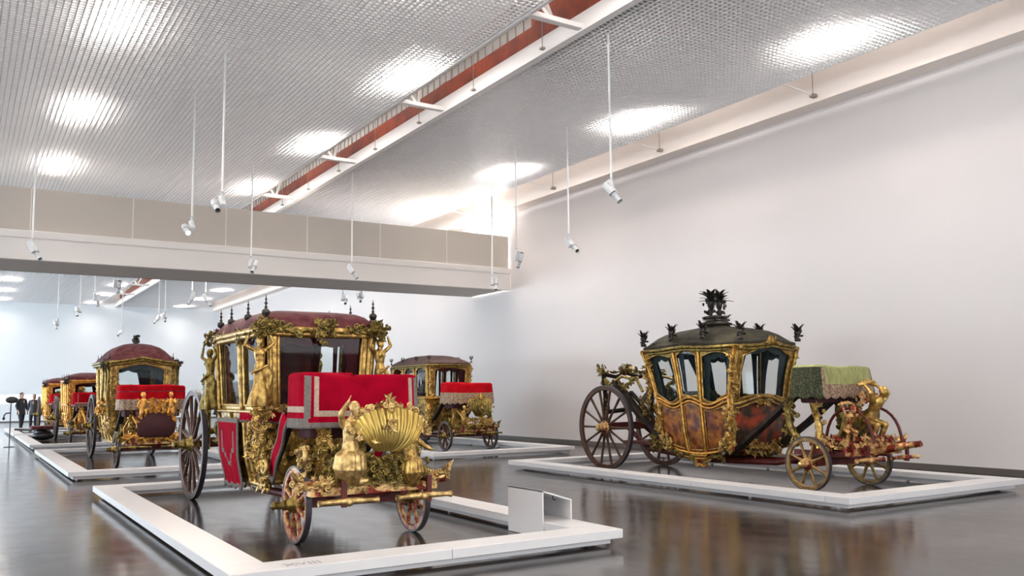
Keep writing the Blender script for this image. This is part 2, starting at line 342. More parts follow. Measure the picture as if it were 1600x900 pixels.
# ================================================================== spotlights hanging from the ceiling
LZ = 4.93
def spot_light(x, y, label, aim, lum=260, flip=1, lens_on=False):
    lum *= .22
    t = thing('hanging_spotlight', (x, y, LZ), label, 'spotlight', 'spotlights on white rods')
    b = MB(); b.tube([(0, 0, .12), (0, 0, ZL-LZ)], .021, seg=10); b.build('rod', M['rod'], t)
    b = MB(); b.tube([(0, 0, .0), (0, 0, .14)], .028, seg=10); b.box((-.012, -.05, -.12), (.012, .05, .02)); b.build('swivel', M['spotw'], t)
    d = (Vector(aim)-Vector((x, y, LZ-.1))).normalized()
    side = d.cross(V(0, 0, 1)).normalized()*flip
    c = side*.11+V(0, 0, -.12)
    bx = MB(); bx.bar(side*.0+V(0, 0, -.03)-d*.13, V(0, 0, -.03)+d*.10-V(0, 0, .06), .11, .09, up=side); bevel(bx.build('ballast_box', M['spotw'], t), .01)
    h = MB()
    def P(k): return c+d*k
    h.tube([P(-.16), P(-.155), P(.05), P(.06), P(.07), P(.24)], [.05, .062, .062, .062, .046, .046], seg=14, caps=False)
    h.tube([P(-.156), P(-.15)], .055, seg=14, mat=1)
    h.tube([P(.045), P(.062)], .0635, seg=14, mat=1, caps=False); h.tube([P(.225), P(.245)], .048, seg=14, mat=1, caps=False)
    hd = h.build('lamp_head', [M['spotw'], M['spotd']], t)
    g = MB(); g.tube([P(.20), P(.215)], .044, seg=14); g.build('lens', M['lens'] if lens_on else M['spotd'], hd)
    l = bpy.data.lights.new('spot', 'SPOT'); l.energy = lum; l.spot_size = math.radians(44); l.spot_blend = .6; l.shadow_soft_size = .05; l.color = (1, .90, .76)
    lo = bpy.data.objects.new('spot', l); COL.objects.link(lo); lo.parent = t; lo.location = P(.26); lo.rotation_euler = d.to_track_quat('-Z', 'Y').to_euler()
    return t
A0, B0, C0, T0, D0 = (3.62, 8.88), (11.45, 8.8), (3.6, 20.6), (11.7, 20.85), (3.7, 31.0)
SP = [
 (3.74, 15.4, 'hanging spotlight with dark front ring above the large front coach', (3.6, 10.5, 1.6), 900, 1, False),
 (3.77, 17.9, 'hanging spotlight facing the camera with a lit lens, left of the ringed one', (3.8, 12.4, 1.8), 600, 1, True),
 (1.23, 22.1, 'leftmost hanging spotlight in front of the footbridge', (3.0, 20.6, 1.2), 700, -1, False),
 (6.17, 22.3, 'hanging spotlight before the bridge girder, right of the two above the front coach', (4.2, 20.2, 1.2), 700, -1, False),
 (9.05, 11.2, 'largest hanging spotlight at upper centre right, pointing down right', (11.2, 9.0, .9), 1500, 1, False),
 (11.5, 15.8, 'hanging spotlight below and left of the largest one, pointing down left', (11.3, 11.5, 1.2), 1300, -1, False),
 (11.5, 18.0, 'hanging spotlight with bright lens at the right end of the footbridge', (11.7, 20.7, 1.2), 700, 1, True),
 (8.83, 22.1, 'hanging spotlight before the middle of the footbridge girder', (11.3, 21.2, 1.2), 700, 1, False),
 (13.5, 22.5, 'small hanging spotlight before the right corner of the footbridge', (12.4, 21.0, 1.0), 400, -1, False),
 (-1.0, 6.5, 'added hanging spotlight outside the view, left of the front coach', (3.4, 8.2, 1.0), 250, 1, False),  # extra lamp, added out of frame to light the front coach
 (2.5, 1.2, 'added hanging spotlight outside the view, above the camera', (4.0, 8.3, 1.0), 900, 1, False),  # second extra lamp out of frame, added for the coach front
 (3.59, 44.1, 'farthest pale spotlight under the footbridge at the left', (4.4, 43, 1), 150, 1, False),
 (3.76, 37.0, 'pale square spotlight under the footbridge, second from the left', (4, 35, 1), 150, 1, False),
 (3.73, 32.4, 'dark-fronted spotlight under the footbridge, third from the left', (3.7, 34, 1), 150, 1, False),
 (3.77, 28.1, 'pale spotlight close under the left part of the footbridge', (3.7, 31, 1), 150, 1, False),
 (7.06, 39.5, 'left one of the close pair of far spotlights right of the domed coach', (4.7, 38, 1), 150, 1, False),
 (7.14, 38.6, 'right one of the close pair of far spotlights right of the domed coach', (8.7, 36, 1), 150, 1, False),
 (6.51, 30.6, 'spotlight tilted left above the rear finials of the front coach', (4.4, 31, 1), 200, 1, False),
 (7.04, 31.0, 'spotlight tilted right above the rear finials of the front coach', (9.0, 29.5, 1), 200, -1, False),
 (11.14, 28.7, 'pale spotlight under the footbridge above the front coach roof', (9.4, 25.5, 1), 150, -1, False),
 (11.42, 27.7, 'dark little spotlight tucked under the footbridge edge at centre', (11.7, 24.4, 1), 150, 1, False),
 (6.95, 48.9, 'tiny far spotlight above the domed coach roof', (5, 45, 1), 100, 1, False),
]
for s in SP: spot_light(s[0], s[1], s[2], s[3], s[4], s[5], s[6])

# ================================================================== platforms
def platform(name, x0, x1, y0, y1, label, w=.36):
    t = thing(name, ((x0+x1)/2, (y0+y1)/2, 0), label, 'platform frame', 'low white frames around the coaches')
    hx, hy = (x1-x0)/2, (y1-y0)/2; g = .002
    def piece(a, c, z0, z1, nm, m):
        b = MB(); b.box((a[0], a[1], z0), (c[0], c[1], z1)); bevel(b.build(nm, m, t), .004, 1)
    for k in range(2):
        xa, xb = -hx+k*hx, -hx+(k+1)*hx
        piece((xa+g, -hy), (xb-g, -hy+w), .085, .17, 'top_slab', M['whitepaint']); piece((xa+g, hy-w), (xb-g, hy), .085, .17, 'top_slab', M['whitepaint'])
    n = 3; L = (2*hy-2*w)/n
    for k in range(n):
        ya = -hy+w+k*L
        for s in (-1, 1):
            xa, xb = (-hx, -hx+w) if s < 0 else (hx-w, hx)
            piece((xa, ya+g), (xb, ya+L-g), .085, .17, 'top_slab', M['whitepaint'])
    i = .09
    b = MB(); z0, z1 = .03, .085
    b.box((-hx+i, -hy+i, z0), (hx-i, -hy+w-i, z1)); b.box((-hx+i, hy-w+i, z0), (hx-i, hy-i, z1))
    b.box((-hx+i, -hy+w-i, z0), (-hx+w-i, hy-w+i, z1)); b.box((hx-w+i, -hy+w-i, z0), (hx-i, hy-w+i, z1)); b.build('plinth', M['plinth'], t)
    for (fx_, fy_) in [(sx*(hx-w/2), -hy+.3+k*(2*hy-.6)/5) for sx in (-1, 1) for k in range(6)]:
        b = MB(); b.lathe([(0, 0), (.025, 0), (.025, .03), (0, .03)], (fx_, fy_, 0), seg=8); b.build('foot', M['white'], t)
    return t
plA = platform('platform_frame', 1.76, 5.53, 6.78, 14.74, 'low white frame on the floor around the large crimson-seated front coach')
platform('platform_frame', 9.29, 13.3, 7.02, 14.94, 'low white frame on the floor around the green-seated coach at right')
platform('platform_frame', 1.70, 5.5, 17.66, 25.95, 'low white frame around the domed coach at left')
platform('platform_frame', 9.05, 13.0, 17.75, 26.0, 'low white frame around the smaller coach behind centre, by the wall')
platform('platform_frame', 1.75, 5.6, 28.7, 36.8, 'low white frame around the far left red coach, behind the domed one')
platform('platform_frame', 1.75, 5.6, 37.6, 45.6, 'low white frame at the far end of the left row')
# lettering on the front rim
tx = bpy.data.curves.new('lettering', 'FONT'); tx.body = 'XVIII'; tx.size = .15; tx.extrude = .0008; tx.align_x = 'CENTER'; tx.align_y = 'CENTER'
to = bpy.data.objects.new('lettering', tx); dg = None
COL.objects.link(to); bpy.context.view_layer.update()
tm = bpy.data.meshes.new_from_object(to.evaluated_get(bpy.context.evaluated_depsgraph_get())); bpy.data.objects.remove(to)
tm.materials.clear(); tm.materials.append(M['textm'])
lo = link('lettering', tm, plA, (2.36-3.645, 6.90-10.76, .1712)); lo['label'] = 'small grey lettering on the front rim'
# reading desk hooked over the right rail of the front frame
t = thing('label_desk', (5.338, 7.955, .171), 'white hollow sloping label desk on the right rail of the front frame', 'label stand')
b = MB(); ya, yb, xa, xb = -.335, .335, -.187, .188; zl, zr, th = .32, .205, .016
def quadbox(b, pts, dz):     # pts: 4 xy-z tuples, extruded down by dz
    v = [Vector(p) for p in pts]; v2 = [p-V(0, 0, dz) for p in v]
    b.add(v+v2, [(0,1,2,3),(7,6,5,4),(0,4,5,1),(1,5,6,2),(2,6,7,3),(3,7,4,0)], 0, False)
quadbox(b, [(xa, ya, zl), (xb, ya, zr), (xb, yb, zr), (xa, yb, zl)], th); b.build('sloping_top', M['whitepaint'], t)
b = MB(); b.box((xa, ya, -.166), (xa+th, yb, zl-.005)); b.build('side_panel', M['whitepaint'], t)
b = MB(); b.box((xb-th, ya, .001), (xb, yb, zr-.01)); b.build('end_panel', M['whitepaint'], t)
b = MB(); b.box((xa+th, yb-th, .001), (xb-th, yb, .17)); b.build('back_panel', M['whitepaint'], t)
b = MB(); b.tube([(0, -.26, .25), (0, -.26, .21), (.03, -.26, .20)], .006, seg=6); b.build('hook', M['black'], t)

# ================================================================== ornament kit
rnd = random.Random(7)
def frame(d, n):
    d = Vector(d).normalized(); n = Vector(n).normalized(); s = d.cross(n)
    if s.length < .05: s = d.cross(V(.2, .4, .9))
    s.normalize(); n = s.cross(d); return d, s, n
def leaf(b, p, d, n, L, w, mat=0, curl=.5):
    """lobed acanthus leaf growing from p along d, curling towards n"""
    d, s, n = frame(d, n); K = 9; path = []; rx = []; ry = []
    for i in range(K):
        t = i/(K-1); path.append(Vector(p)+d*(L*(t-.18*curl*t**3))+n*(L*curl*.55*t*t))
        rx.append(max(.004, w*math.sin(PI*min(1, .12+.86*t))**.8*(1+.28*(i % 2)))); ry.append(max(.003, w*.30*(1-.5*t)))
    b.tube(path, rx, ry, seg=6, up=n, mat=mat)
def curl(b, p, d, n, R, r, turns=1.35, mat=0, hand=1):
    """C-scroll: tapered spiral starting at p heading d, in the plane d x (d x n)"""
    d, s, n = frame(d, n); s = s*hand; K = 16; path = []; rr = []
    for i in range(K):
        t = i/(K-1); a = turns*2*PI*t; q = R*(1-.78*t)
        path.append(Vector(p)+s*R+d*(q*math.sin(a))-s*(q*math.cos(a))); rr.append(r*(1.05-.35*t))
    b.tube(path, rr, [x*.9 for x in rr], seg=6, up=n, mat=mat); b.ell(path[-1], r*1.15, 6, 4, mat)
def carve(b, c, size, k, n=(0,-1,0), seed=1, s=1.0, mat=0):
    """a mass of scrolls, leaves and buds filling a volume, standing off normal n"""
    R = random.Random(seed); c = Vector(c); n = Vector(n).normalized(); s *= .80; k = int(k*1.55)
    for i in range(k):
        p = c+V(R.uniform(-.5, .5)*size[0], R.uniform(-.5, .5)*size[1], R.uniform(-.5, .5)*size[2])
        d = V(R.gauss(0, 1), R.gauss(0, 1), R.gauss(.2, 1)); d -= n*d.dot(n)*.8
        if d.length < .01: d = V(0, 0, 1)
        q = R.random()
        if q < .40: curl(b, p, d, n+V(R.gauss(0, .25), R.gauss(0, .25), R.gauss(0, .25)), R.uniform(.028, .05)*s, R.uniform(.009, .015)*s, R.uniform(1, 1.5), mat, R.choice((-1, 1)))
        elif q < .80:
            for a in (-.6, 0, .6):
                dd = d.normalized()+frame(d, n)[1]*a; leaf(b, p, dd, n, R.uniform(.06, .10)*s, .017*s, mat, R.uniform(.2, .9))
        else:
            b.ell(p, (.022*s, .022*s, .022*s), 7, 5, mat)
            for a in range(5):
                x, y, z = frame(d, n); b.ell(p+x*(.026*s*math.cos(a*1.257))+y*(.026*s*math.sin(a*1.257)), .014*s, 5, 4, mat)
def festoon(b, p, q, k, n, seed=1, s=1.0, sag=0, mat=0, spread=.02):
    """a run of paired scrolls and leaves from p to q"""
    R = random.Random(seed); p, q = Vector(p), Vector(q)
    for i in range(k):
        t = (i+.5)/k; c = p.lerp(q, t)-V(0, 0, sag*4*t*(1-t))+V(*[R.uniform(-spread, spread) for _ in range(3)])
        d = (q-p)*(1 if i % 2 else -1)
        if i % 3 == 0: curl(b, c, d, n, .04*s, .012*s, 1.3, mat, R.choice((-1, 1)))
        leaf(b, c, d.normalized()+frame(d, n)[1]*R.uniform(-.7, .7), n, .10*s, .018*s, mat, .6)
        leaf(b, c, -d.normalized()+frame(d, n)[1]*R.uniform(-.7, .7), n, .08*s, .016*s, mat, .6)
def remesh(b, vox, mats, name, smooth=2):
    o = b.build('tmp', mats); m = o.modifiers.new('r', 'REMESH'); m.mode = 'VOXEL'; m.voxel_size = vox
    if smooth: k = o.modifiers.new('s', 'SMOOTH'); k.factor = .5; k.iterations = smooth
    bpy.context.view_layer.update()
    me = bpy.data.meshes.new_from_object(o.evaluated_get(bpy.context.evaluated_depsgraph_get())); me.name = name
    bpy.data.objects.remove(o)
    for p in me.polygons: p.use_smooth = True
    return me
def limb(b, pts, rs, seg=9):
    """smooth tapered limb through joints"""
    P = [Vector(p) for p in pts]; path = []; rr = []
    for i in range(len(P)-1):
        for k in range(5):
            t = k/5; path.append(P[i].lerp(P[i+1], t)); rr.append(rs[i]*(1-t)+rs[i+1]*t+.08*rs[i]*math.sin(PI*t))
    path.append(P[-1]); rr.append(rs[-1]); b.tube(path, rr, seg=seg)
    for p, r in zip(P, rs): b.ell(p, r*1.0, 9, 7)
def hand(b, p, d, n, s=1.0):
    d, sd, n = frame(d, n); p = Vector(p)
    b.tube([p-d*.01*s, p+d*.03*s, p+d*.075*s, p+d*.09*s], [.022*s, .034*s, .038*s, .034*s], [.016*s, .016*s, .014*s, .012*s], seg=8, up=n)
    for i, l in enumerate((.062, .075, .08, .068)):
        q = p+d*.085*s+sd*((i-1.5)*.019*s); b.tube([q, q+d*l*.5*s+n*.006*s, q+d*l*.85*s+n*.025*s], [.0095*s, .009*s, .0075*s], seg=5)
    q = p+d*.03*s-sd*.03*s; b.tube([q, q+d*.03*s-sd*.025*s, q+d*.055*s-sd*.03*s+n*.01*s], [.012*s, .011*s, .009*s], seg=5)
def head_on(b, p, look, s=1.0, hair=False):
    """head with brow, nose, chin, ears, centred p, height ~.22*s"""
    look = Vector(look).normalized(); side = look.cross(V(0, 0, 1)).normalized(); up = side.cross(look); p = Vector(p)
    rot = Matrix((side, look, up)).transposed()
    b.ell(p, (.075*s, .095*s, .108*s), 12, 9, rot=rot); b.ell(p+look*.035*s-up*.06*s, (.05*s, .055*s, .055*s), 8, 6, rot=rot)
    b.ell(p+look*.098*s-up*.012*s, (.014*s, .022*s, .028*s), 6, 5, rot=rot); b.ell(p+look*.085*s+up*.022*s, (.055*s, .018*s, .012*s), 6, 5, rot=rot)
    b.ell(p+look*.086*s-up*.055*s, (.026*s, .014*s, .010*s), 6, 5, rot=rot)
    for k in (-1, 1): b.ell(p+side*k*.076*s-up*.005*s, (.012*s, .022*s, .03*s), 6, 5, rot=rot)
    if hair: b.ell(p-look*.02*s+up*.03*s, (.085*s, .10*s, .10*s), 10, 7, rot=rot)
def statue(kind, seed=0):
    """carved gilded figure ~1 unit tall facing -y, origin at its feet"""
    b = MB(); R = random.Random(seed)
    if kind == 'caryatid':
        # draped legs with folds, torso twisting, both arms raised to the cornice
        P = []
        for i in range(16):
            t = i/15; z = .02+.50*t; rad = .115*(1-t)**.6*.55+.068+.012*math.sin(t*7); row = []
            for k in range(28):
                a = 2*PI*k/28; f = 1+.26*math.sin(5*a+3*t)*(1-.55*t); row.append(V(math.cos(a)*rad*f+.02*math.sin(3*t), math.sin(a)*rad*f*.85, z))
            P.append(row)
        b.grid(P, cv=True); b.f.append(list(range(28))); b.m.append(0); b.s.append(True); b.f.append([15*28+k for k in range(28)]); b.m.append(0); b.s.append(True)
        limb(b, [(0, 0, .5), (.01, .005, .60), (0, 0, .74)], [.075, .058, .078]); b.ell((-.035, -.05, .72), .032); b.ell((.035, -.05, .72), .032)
        limb(b, [(0, 0, .76), (0, -.005, .84)], [.05, .028]); head_on(b, (.005, -.012, .885), (.2, -1, -.1), .58, True)
        limb(b, [(-.085, 0, .775), (-.19, -.02, .83), (-.145, -.02, .98)], [.030, .024, .017]); limb(b, [(.085, 0, .775), (.18, -.02, .86), (.12, -.03, .985)], [.030, .024, .017])
        for k in range(7):                                            # sash
            a = k/6; b.ell((.10-.2*a, -.075-.02*math.sin(PI*a), .56-.10*a), .022)
        b.tube([(.09, .0, .55), (.15, -.02, .42), (.12, -.02, .25), (.16, 0, .12)], [.02, .03, .028, .012], seg=7)
    elif kind == 'triton':
        # half-figure rising from lobed shell skirt, leaning back, one arm up
        limb(b, [(0, 0, .36), (.0, .02, .50), (.02, .03, .68)], [.10, .085, .105]); b.ell((-.03, -.05, .64), .045); b.ell((.06, -.05, .64), .045)
        limb(b, [(.02, .03, .70), (.03, .02, .80)], [.06, .038]); head_on(b, (.04, .0, .87), (.3, -1, .25), .72, True)
        limb(b, [(-.09, .03, .68), (-.13, -.04, .82), (-.06, -.08, .95)], [.042, .034, .024]); limb(b, [(.12, .03, .67), (.19, -.09, .55), (.24, -.16, .50)], [.042, .034, .026])
        hand(b, (-.06, -.08, .95), (.2, -.3, 1), (1, 0, 0), .6); hand(b, (.24, -.16, .5), (1, -.5, 0), (0, 0, 1), .6)
        for k in range(9):
            a = PI*(k/8)*1.1-.15; d = V(-math.cos(a), -math.sin(a)*.9, 0); b.tube([d*.06+V(0, 0, .42), d*.14+V(0, 0, .34), d*.165+V(0, 0, .20), d*.10+V(0, 0, .08)], [.022, .036, .036, .02], seg=7)
        b.ell((0, 0, .2), (.12, .11, .19)); limb(b, [(0, 0, .12), (.10, .03, .03), (.2, 0, .04)], [.08, .06, .03])
    elif kind == 'atlas':
        # crouching figure leaning forward, carrying a volute on its shoulders
        limb(b, [(0, .05, .38), (0, -.02, .52), (0, -.12, .66)], [.085, .075, .095]); limb(b, [(0, -.14, .68), (0, -.20, .74)], [.05, .034]); head_on(b, (0, -.235, .79), (.1, -1, -.2), .72, True)
        for s in (-1, 1):
            limb(b, [(s*.06, .05, .36), (s*.09, -.16, .30), (s*.08, -.05, .06)], [.062, .048, .032]); limb(b, [(s*.08, -.05, .05), (s*.085, -.14, .03)], [.03, .02])
            limb(b, [(s*.11, -.12, .66), (s*.19, -.16, .78), (s*.12, .0, .90)], [.04, .032, .022]); hand(b, (s*.12, 0, .9), (0, .5, 1), (s, 0, 0), .6)
        b.tube([(-.2, .06, .90), (0, .02, .95), (.2, .06, .90)], [.03, .05, .03], seg=8)
        b.tube([(.0, .12, .40), (.1, .12, .32), (.16, .05, .2)], [.03, .035, .015], seg=7)
    elif kind == 'cherub':
        limb(b, [(0, 0, .42), (0, -.01, .52), (0, 0, .66)], [.095, .10, .092]); limb(b, [(0, 0, .68), (0, 0, .76)], [.05, .04]); head_on(b, (0, -.01, .86), (.2, -1, 0), .95, True)
        for s in (-1, 1):
            limb(b, [(s*.05, 0, .40), (s*.08, -.08, .24), (s*.06, 0, .07)], [.072, .055, .035]); limb(b, [(s*.06, 0, .05), (s*.07, -.08, .03)], [.035, .024])
            limb(b, [(s*.10, 0, .66), (s*.19, -.05, .58), (s*.24, -.08, .70 if s > 0 else .48)], [.042, .036, .026])
            b.tube([(s*.05, .06, .62), (s*.14, .12, .74), (s*.22, .14, .66)], [.03, .04, .012], [.02, .02, .01], seg=7)
    return remesh(b, .011, M['goldp'], 'gilded_'+kind)
STAT = {k: statue(k) for k in ('caryatid', 'triton', 'atlas', 'cherub')}
def put_statue(kind, parent, loc, h, rz=0, m=None, sx=1, name=None, tilt=0):
    me = STAT[kind]
    if m:
        key = (kind, m.name)
        if key not in STAT:
            STAT[key] = me.copy(); STAT[key].materials.clear(); STAT[key].materials.append(m)
        me = STAT[key]
    return link(name or ('caryatid' if kind == 'caryatid' else 'cherub' if kind == 'cherub' else 'carved_figure'), me, parent, loc, (tilt, 0, rz), (h*sx, h, h))

# ================================================================== coach building kit
def lerp_prof(prof, z):
    if z <= prof[0][0]: return prof[0][1:]
    for a, c in zip(prof[:-1], prof[1:]):
        if z <= c[0]:
            t = (z-a[0])/(c[0]-a[0]); t = t*t*(3-2*t) if len(a) > 9 else t
            return tuple(p+(q-p)*t for p, q in zip(a[1:], c[1:]))
    return prof[-1][1:]
class Body:
    """cabin surface: prof = [(z, halfwidth, yfront, yback)], plan bulge per side"""
    def __init__(s, prof, bulge=0, bf=0): s.prof = prof; s.bulge = bulge; s.bf = bf
    def P(s, side, u, z, out=0.0):
        w, yf, yb = lerp_prof(s.prof, z)
        if side in 'LR':
            x = w+s.bulge*math.sin(PI*max(0, min(1, u)))+out; return V(-x if side == 'L' else x, yf+(yb-yf)*u, z)
        y = (yf-s.bf*math.sin(PI*u)-out) if side == 'F' else (yb+s.bf*math.sin(PI*u)+out)
        return V(-w+2*w*u, y, z)
def opening(kind, u):
    """(bottom, top) insets as fraction of bay at s=u"""
    if kind == 'rect': return .06, .95
    if kind == 'arch': return .05, .88+.085*math.sin(PI*u)**.8
    if kind == 'rococo': return .05+.03*math.cos(2*PI*u), .86+.10*math.sin(PI*u)**1.2
    if kind == 'dip': return .05, .80+.12*math.cos(2*PI*(u-.5))*.7+.03
def bay(body, side, u0, u1, zb, zt, kind, parent, mats, curtain=None, mx=.10, tr=.014, glass=True, out=0, curt_side=(1, 1), valance=False):
    """zb, zt: callables of u. ring plate + moulded frame + glass (+ curtain)"""
    N = 12
    def Q(s_, t, o=0):
        u = u0+(u1-u0)*s_; a, c = zb(u), zt(u); return body.P(side, u, a+(c-a)*t, out+o)
    inn = []; outp = []
    def add(s_, t, so, to): inn.append((s_, t)); outp.append((so, to))
    for i in range(N+1): s_ = mx+(1-2*mx)*i/N; add(s_, opening(kind, i/N)[0], i/N, 0)
    for i in range(1, 6): t = i/6; a, c = opening(kind, 1); add(1-mx, a+(c-a)*t, 1, t)
    for i in range(N, -1, -1): s_ = mx+(1-2*mx)*i/N; add(s_, opening(kind, i/N)[1], i/N, 1)
    for i in range(5, 0, -1): t = i/6; a, c = opening(kind, 0); add(mx, a+(c-a)*t, 0, t)
    b = MB(); g = [[Q(*o, .0) for o in outp], [Q(*p, .0) for p in inn], [Q(*p, -.03) for p in inn], [Q(*o, -.03) for o in outp]]
    b.grid(g, cu=True, cv=True, smooth=False, mat=0)
    path = [Q(*p, .006) for p in inn]; b.tube(path, tr, seg=6, closed=True, up=(0, 0, 1), mat=1)
    fr = b.build('window_frame', mats[:2], parent)
    if glass:
        gb = MB(); G = []
        for i in range(N+1):
            s_ = mx+(1-2*mx)*i/N; a, c = opening(kind, i/N); G.append([Q(s_, a+(c-a)*j/6, -.015) for j in range(7)])
        gb.grid(G, smooth=False); gb.build('pane', M['glass'], fr)
    if curtain:
        cb = MB()
        for e, on in ((0, curt_side[0]), (1, curt_side[1])):
            if not on: continue
            G = []
            for i in range(13):
                q = i/12; row = []
                for j in range(11):
                    t = .03+.93*j/10; wd = on*(.20+.14*(t)**2)
                    s_ = mx*.8+wd*q if e == 0 else 1-mx*.8-wd*q
                    row.append(Q(s_, t, -.06-.012*math.sin(q*PI*5)))
                G.append(row)
            cb.grid(G)
        if valance:
            G = []
            for i in range(25):
                q = i/24; row = []
                for j in range(4): t = .96-(.10+.05*abs(math.cos(PI*3*q)))*j/3; row.append(Q(.06+.88*q, t, -.05-.006*math.sin(q*PI*14)))
                G.append(row)
            cb.grid(G)
        cb.build('curtain', curtain, parent)
def panel(body, side, u0, u1, zb, zt, name, m, parent, out=0, nu=12, nz=8, dent=0):
    b = MB(); G = []; H = []
    for i in range(nu+1):
        u = u0+(u1-u0)*i/nu; a, c = zb(u), zt(u)
        G.append([body.P(side, u, a+(c-a)*j/nz, out) for j in range(nz+1)]); H.append([body.P(side, u, a+(c-a)*j/nz, out-.03) for j in range(nz+1)])
    b.grid(G); b.grid(H)
    n = len(G); rim = [(0, j) for j in range(nz+1)]+[(i, nz) for i in range(1, nu+1)]+[(nu, j) for j in range(nz-1, -1, -1)]+[(i, 0) for i in range(nu-1, 0, -1)]
    b.grid([[G[i][j] for i, j in rim], [H[i][j] for i, j in rim]], cv=True, smooth=False)
    return b.build(name, m, parent)
def rail(b, body, side, u0, u1, zf, r=.016, out=.012, n=24, mat=0, ry=None):
    b.tube([body.P(side, u0+(u1-u0)*i/n, zf(u0+(u1-u0)*i/n), out) for i in range(n+1)], r, ry, seg=7, mat=mat)
def post(b, body, side, u, z0, z1, r=.02, out=.012, n=10, mat=0):
    b.tube([body.P(side, u, z0+(z1-z0)*i/n, out) for i in range(n+1)], r, r*.7, seg=7, up=(0, 1, 0) if side in 'LR' else (1, 0, 0), mat=mat)
def loopmould(b, body, side, u0, u1, z0, z1, r=.012, out=.01, m=.03):
    pts = []
    for (a, c, d, e) in ((u0, z0, u1, z0), (u1, z0, u1, z1), (u1, z1, u0, z1), (u0, z1, u0, z0)):
        for k in range(8): t = k/8; pts.append(body.P(side, a+(d-a)*t, c(a+(d-a)*t) if callable(c) else c, out)) if False else pts.append((a+(d-a)*t, (c, e), t))
    P = []
    for u, (c, e), t in pts:
        zc = c(u) if callable(c) else c; ze = e(u) if callable(e) else e
        P.append(body.P(side, u, zc+(ze-zc)*t, out))
    b.tube(P, r, seg=6, closed=True, up=(.1, .2, 1))
def roof(body, ztop, rings, m, parent, over=.06, wave=None, n=5, name='roof', exp=8):
    """rings: [(scale, dz)]; outline is a rounded rectangle around the cabin top"""
    w, yf, yb = lerp_prof(body.prof, ztop); cy_ = (yf+yb)/2; hy = (yb-yf)/2; K = 72; b = MB(); P = []
    def outl(a):
        c, s_ = math.cos(a), math.sin(a); e = 2/exp
        return math.copysign(abs(c)**e, c), math.copysign(abs(s_)**e, s_)
    for sc_, dz in rings:
        row = []
        for k in range(K):
            x, y = outl(2*PI*k/K); wv = wave(x, y)*max(0, (sc_-.35)/.65) if wave else 0
            row.append(V(x*(w+over+body.bulge*.8*(1-abs(y)**2))*sc_, cy_+y*(hy+over+body.bf*.8*(1-abs(x)**2))*sc_, ztop+dz+wv))
        P.append(row)
    b.grid(P, cv=True); o = len(b.v)-K; b.f.append([o+k for k in range(K)]); b.m.append(0); b.s.append(True)
    under = [(p.x, p.y, p.z-.02) for p in P[0]]; b.add(under, [list(range(K))[::-1]], 0, False)
    b.grid([under, [tuple(p) for p in P[0]]], cv=True)
    return b.build(name, m, parent), P
def cornice(P0, m, parent, r=.028, name='cornice', drop=.035):
    b = MB(); pts = [p-V(0, 0, drop) for p in P0]
    c = sum(pts, V(0, 0, 0))/len(pts)
    b.tube([p+(c-p)*V(1, 1, 0).normalized().length*0 for p in pts], r, r*1.2, seg=7, closed=True)
    b.tube([V(p.x+(c.x-p.x)*.03, p.y+(c.y-p.y)*.015, p.z-.05) for p in pts], r*.8, r*1.1, seg=7, closed=True)
    return b.build(name, m, parent)
def finial_mesh(kind, m):
    b = MB()
    if kind == 'spindle':
        b.lathe([(0, 0), (.035, 0), (.03, .02), (.012, .03), (.012, .05), (.04, .08), (.052, .10), (.04, .125), (.012, .14), (.022, .155), (.012, .17), (.010, .19), (.024, .205), (.010, .22), (.008, .24), (.016, .255), (.006, .27), (.004, .30), (0, .31)], seg=12)
        for k in range(6): a = k*PI/3; leaf(b, (.02*math.cos(a), .02*math.sin(a), .05), (math.cos(a), math.sin(a), .8), (0, 0, 1), .05, .010)
    elif kind == 'fork':
        b.lathe([(0, 0), (.03, 0), (.025, .03), (.01, .05), (.01, .08), (.028, .10), (.01, .12)], seg=10)
        for k in range(4):
            a = k*PI/2+.4; d = V(math.cos(a), math.sin(a), 0); b.tube([V(0, 0, .1), d*.045+V(0, 0, .12), d*.055+V(0, 0, .16), d*.04+V(0, 0, .19)], [.012, .014, .012, .004], seg=6)
        b.tube([(0, 0, .1), (0, 0, .2)], [.014, .005], seg=6)
    elif kind == 'plume':
        b.lathe([(0, 0), (.04, 0), (.045, .03), (.02, .05), (.035, .09), (.05, .12), (.03, .15)], seg=10)
        for k in range(11):
            a = k*.7; d = V(math.cos(a), math.sin(a), 2.0+.9*(k % 3)); leaf(b, (0, 0, .08+.01*(k % 4)), d, (math.cos(a), math.sin(a), -.1), .13+.03*(k % 3), .024, curl=.5)
        carve(b, (0, 0, .08), (.10, .10, .12), 8, (0, -1, 0), 3, .7)
    me = b.mesh('finial', m); return me
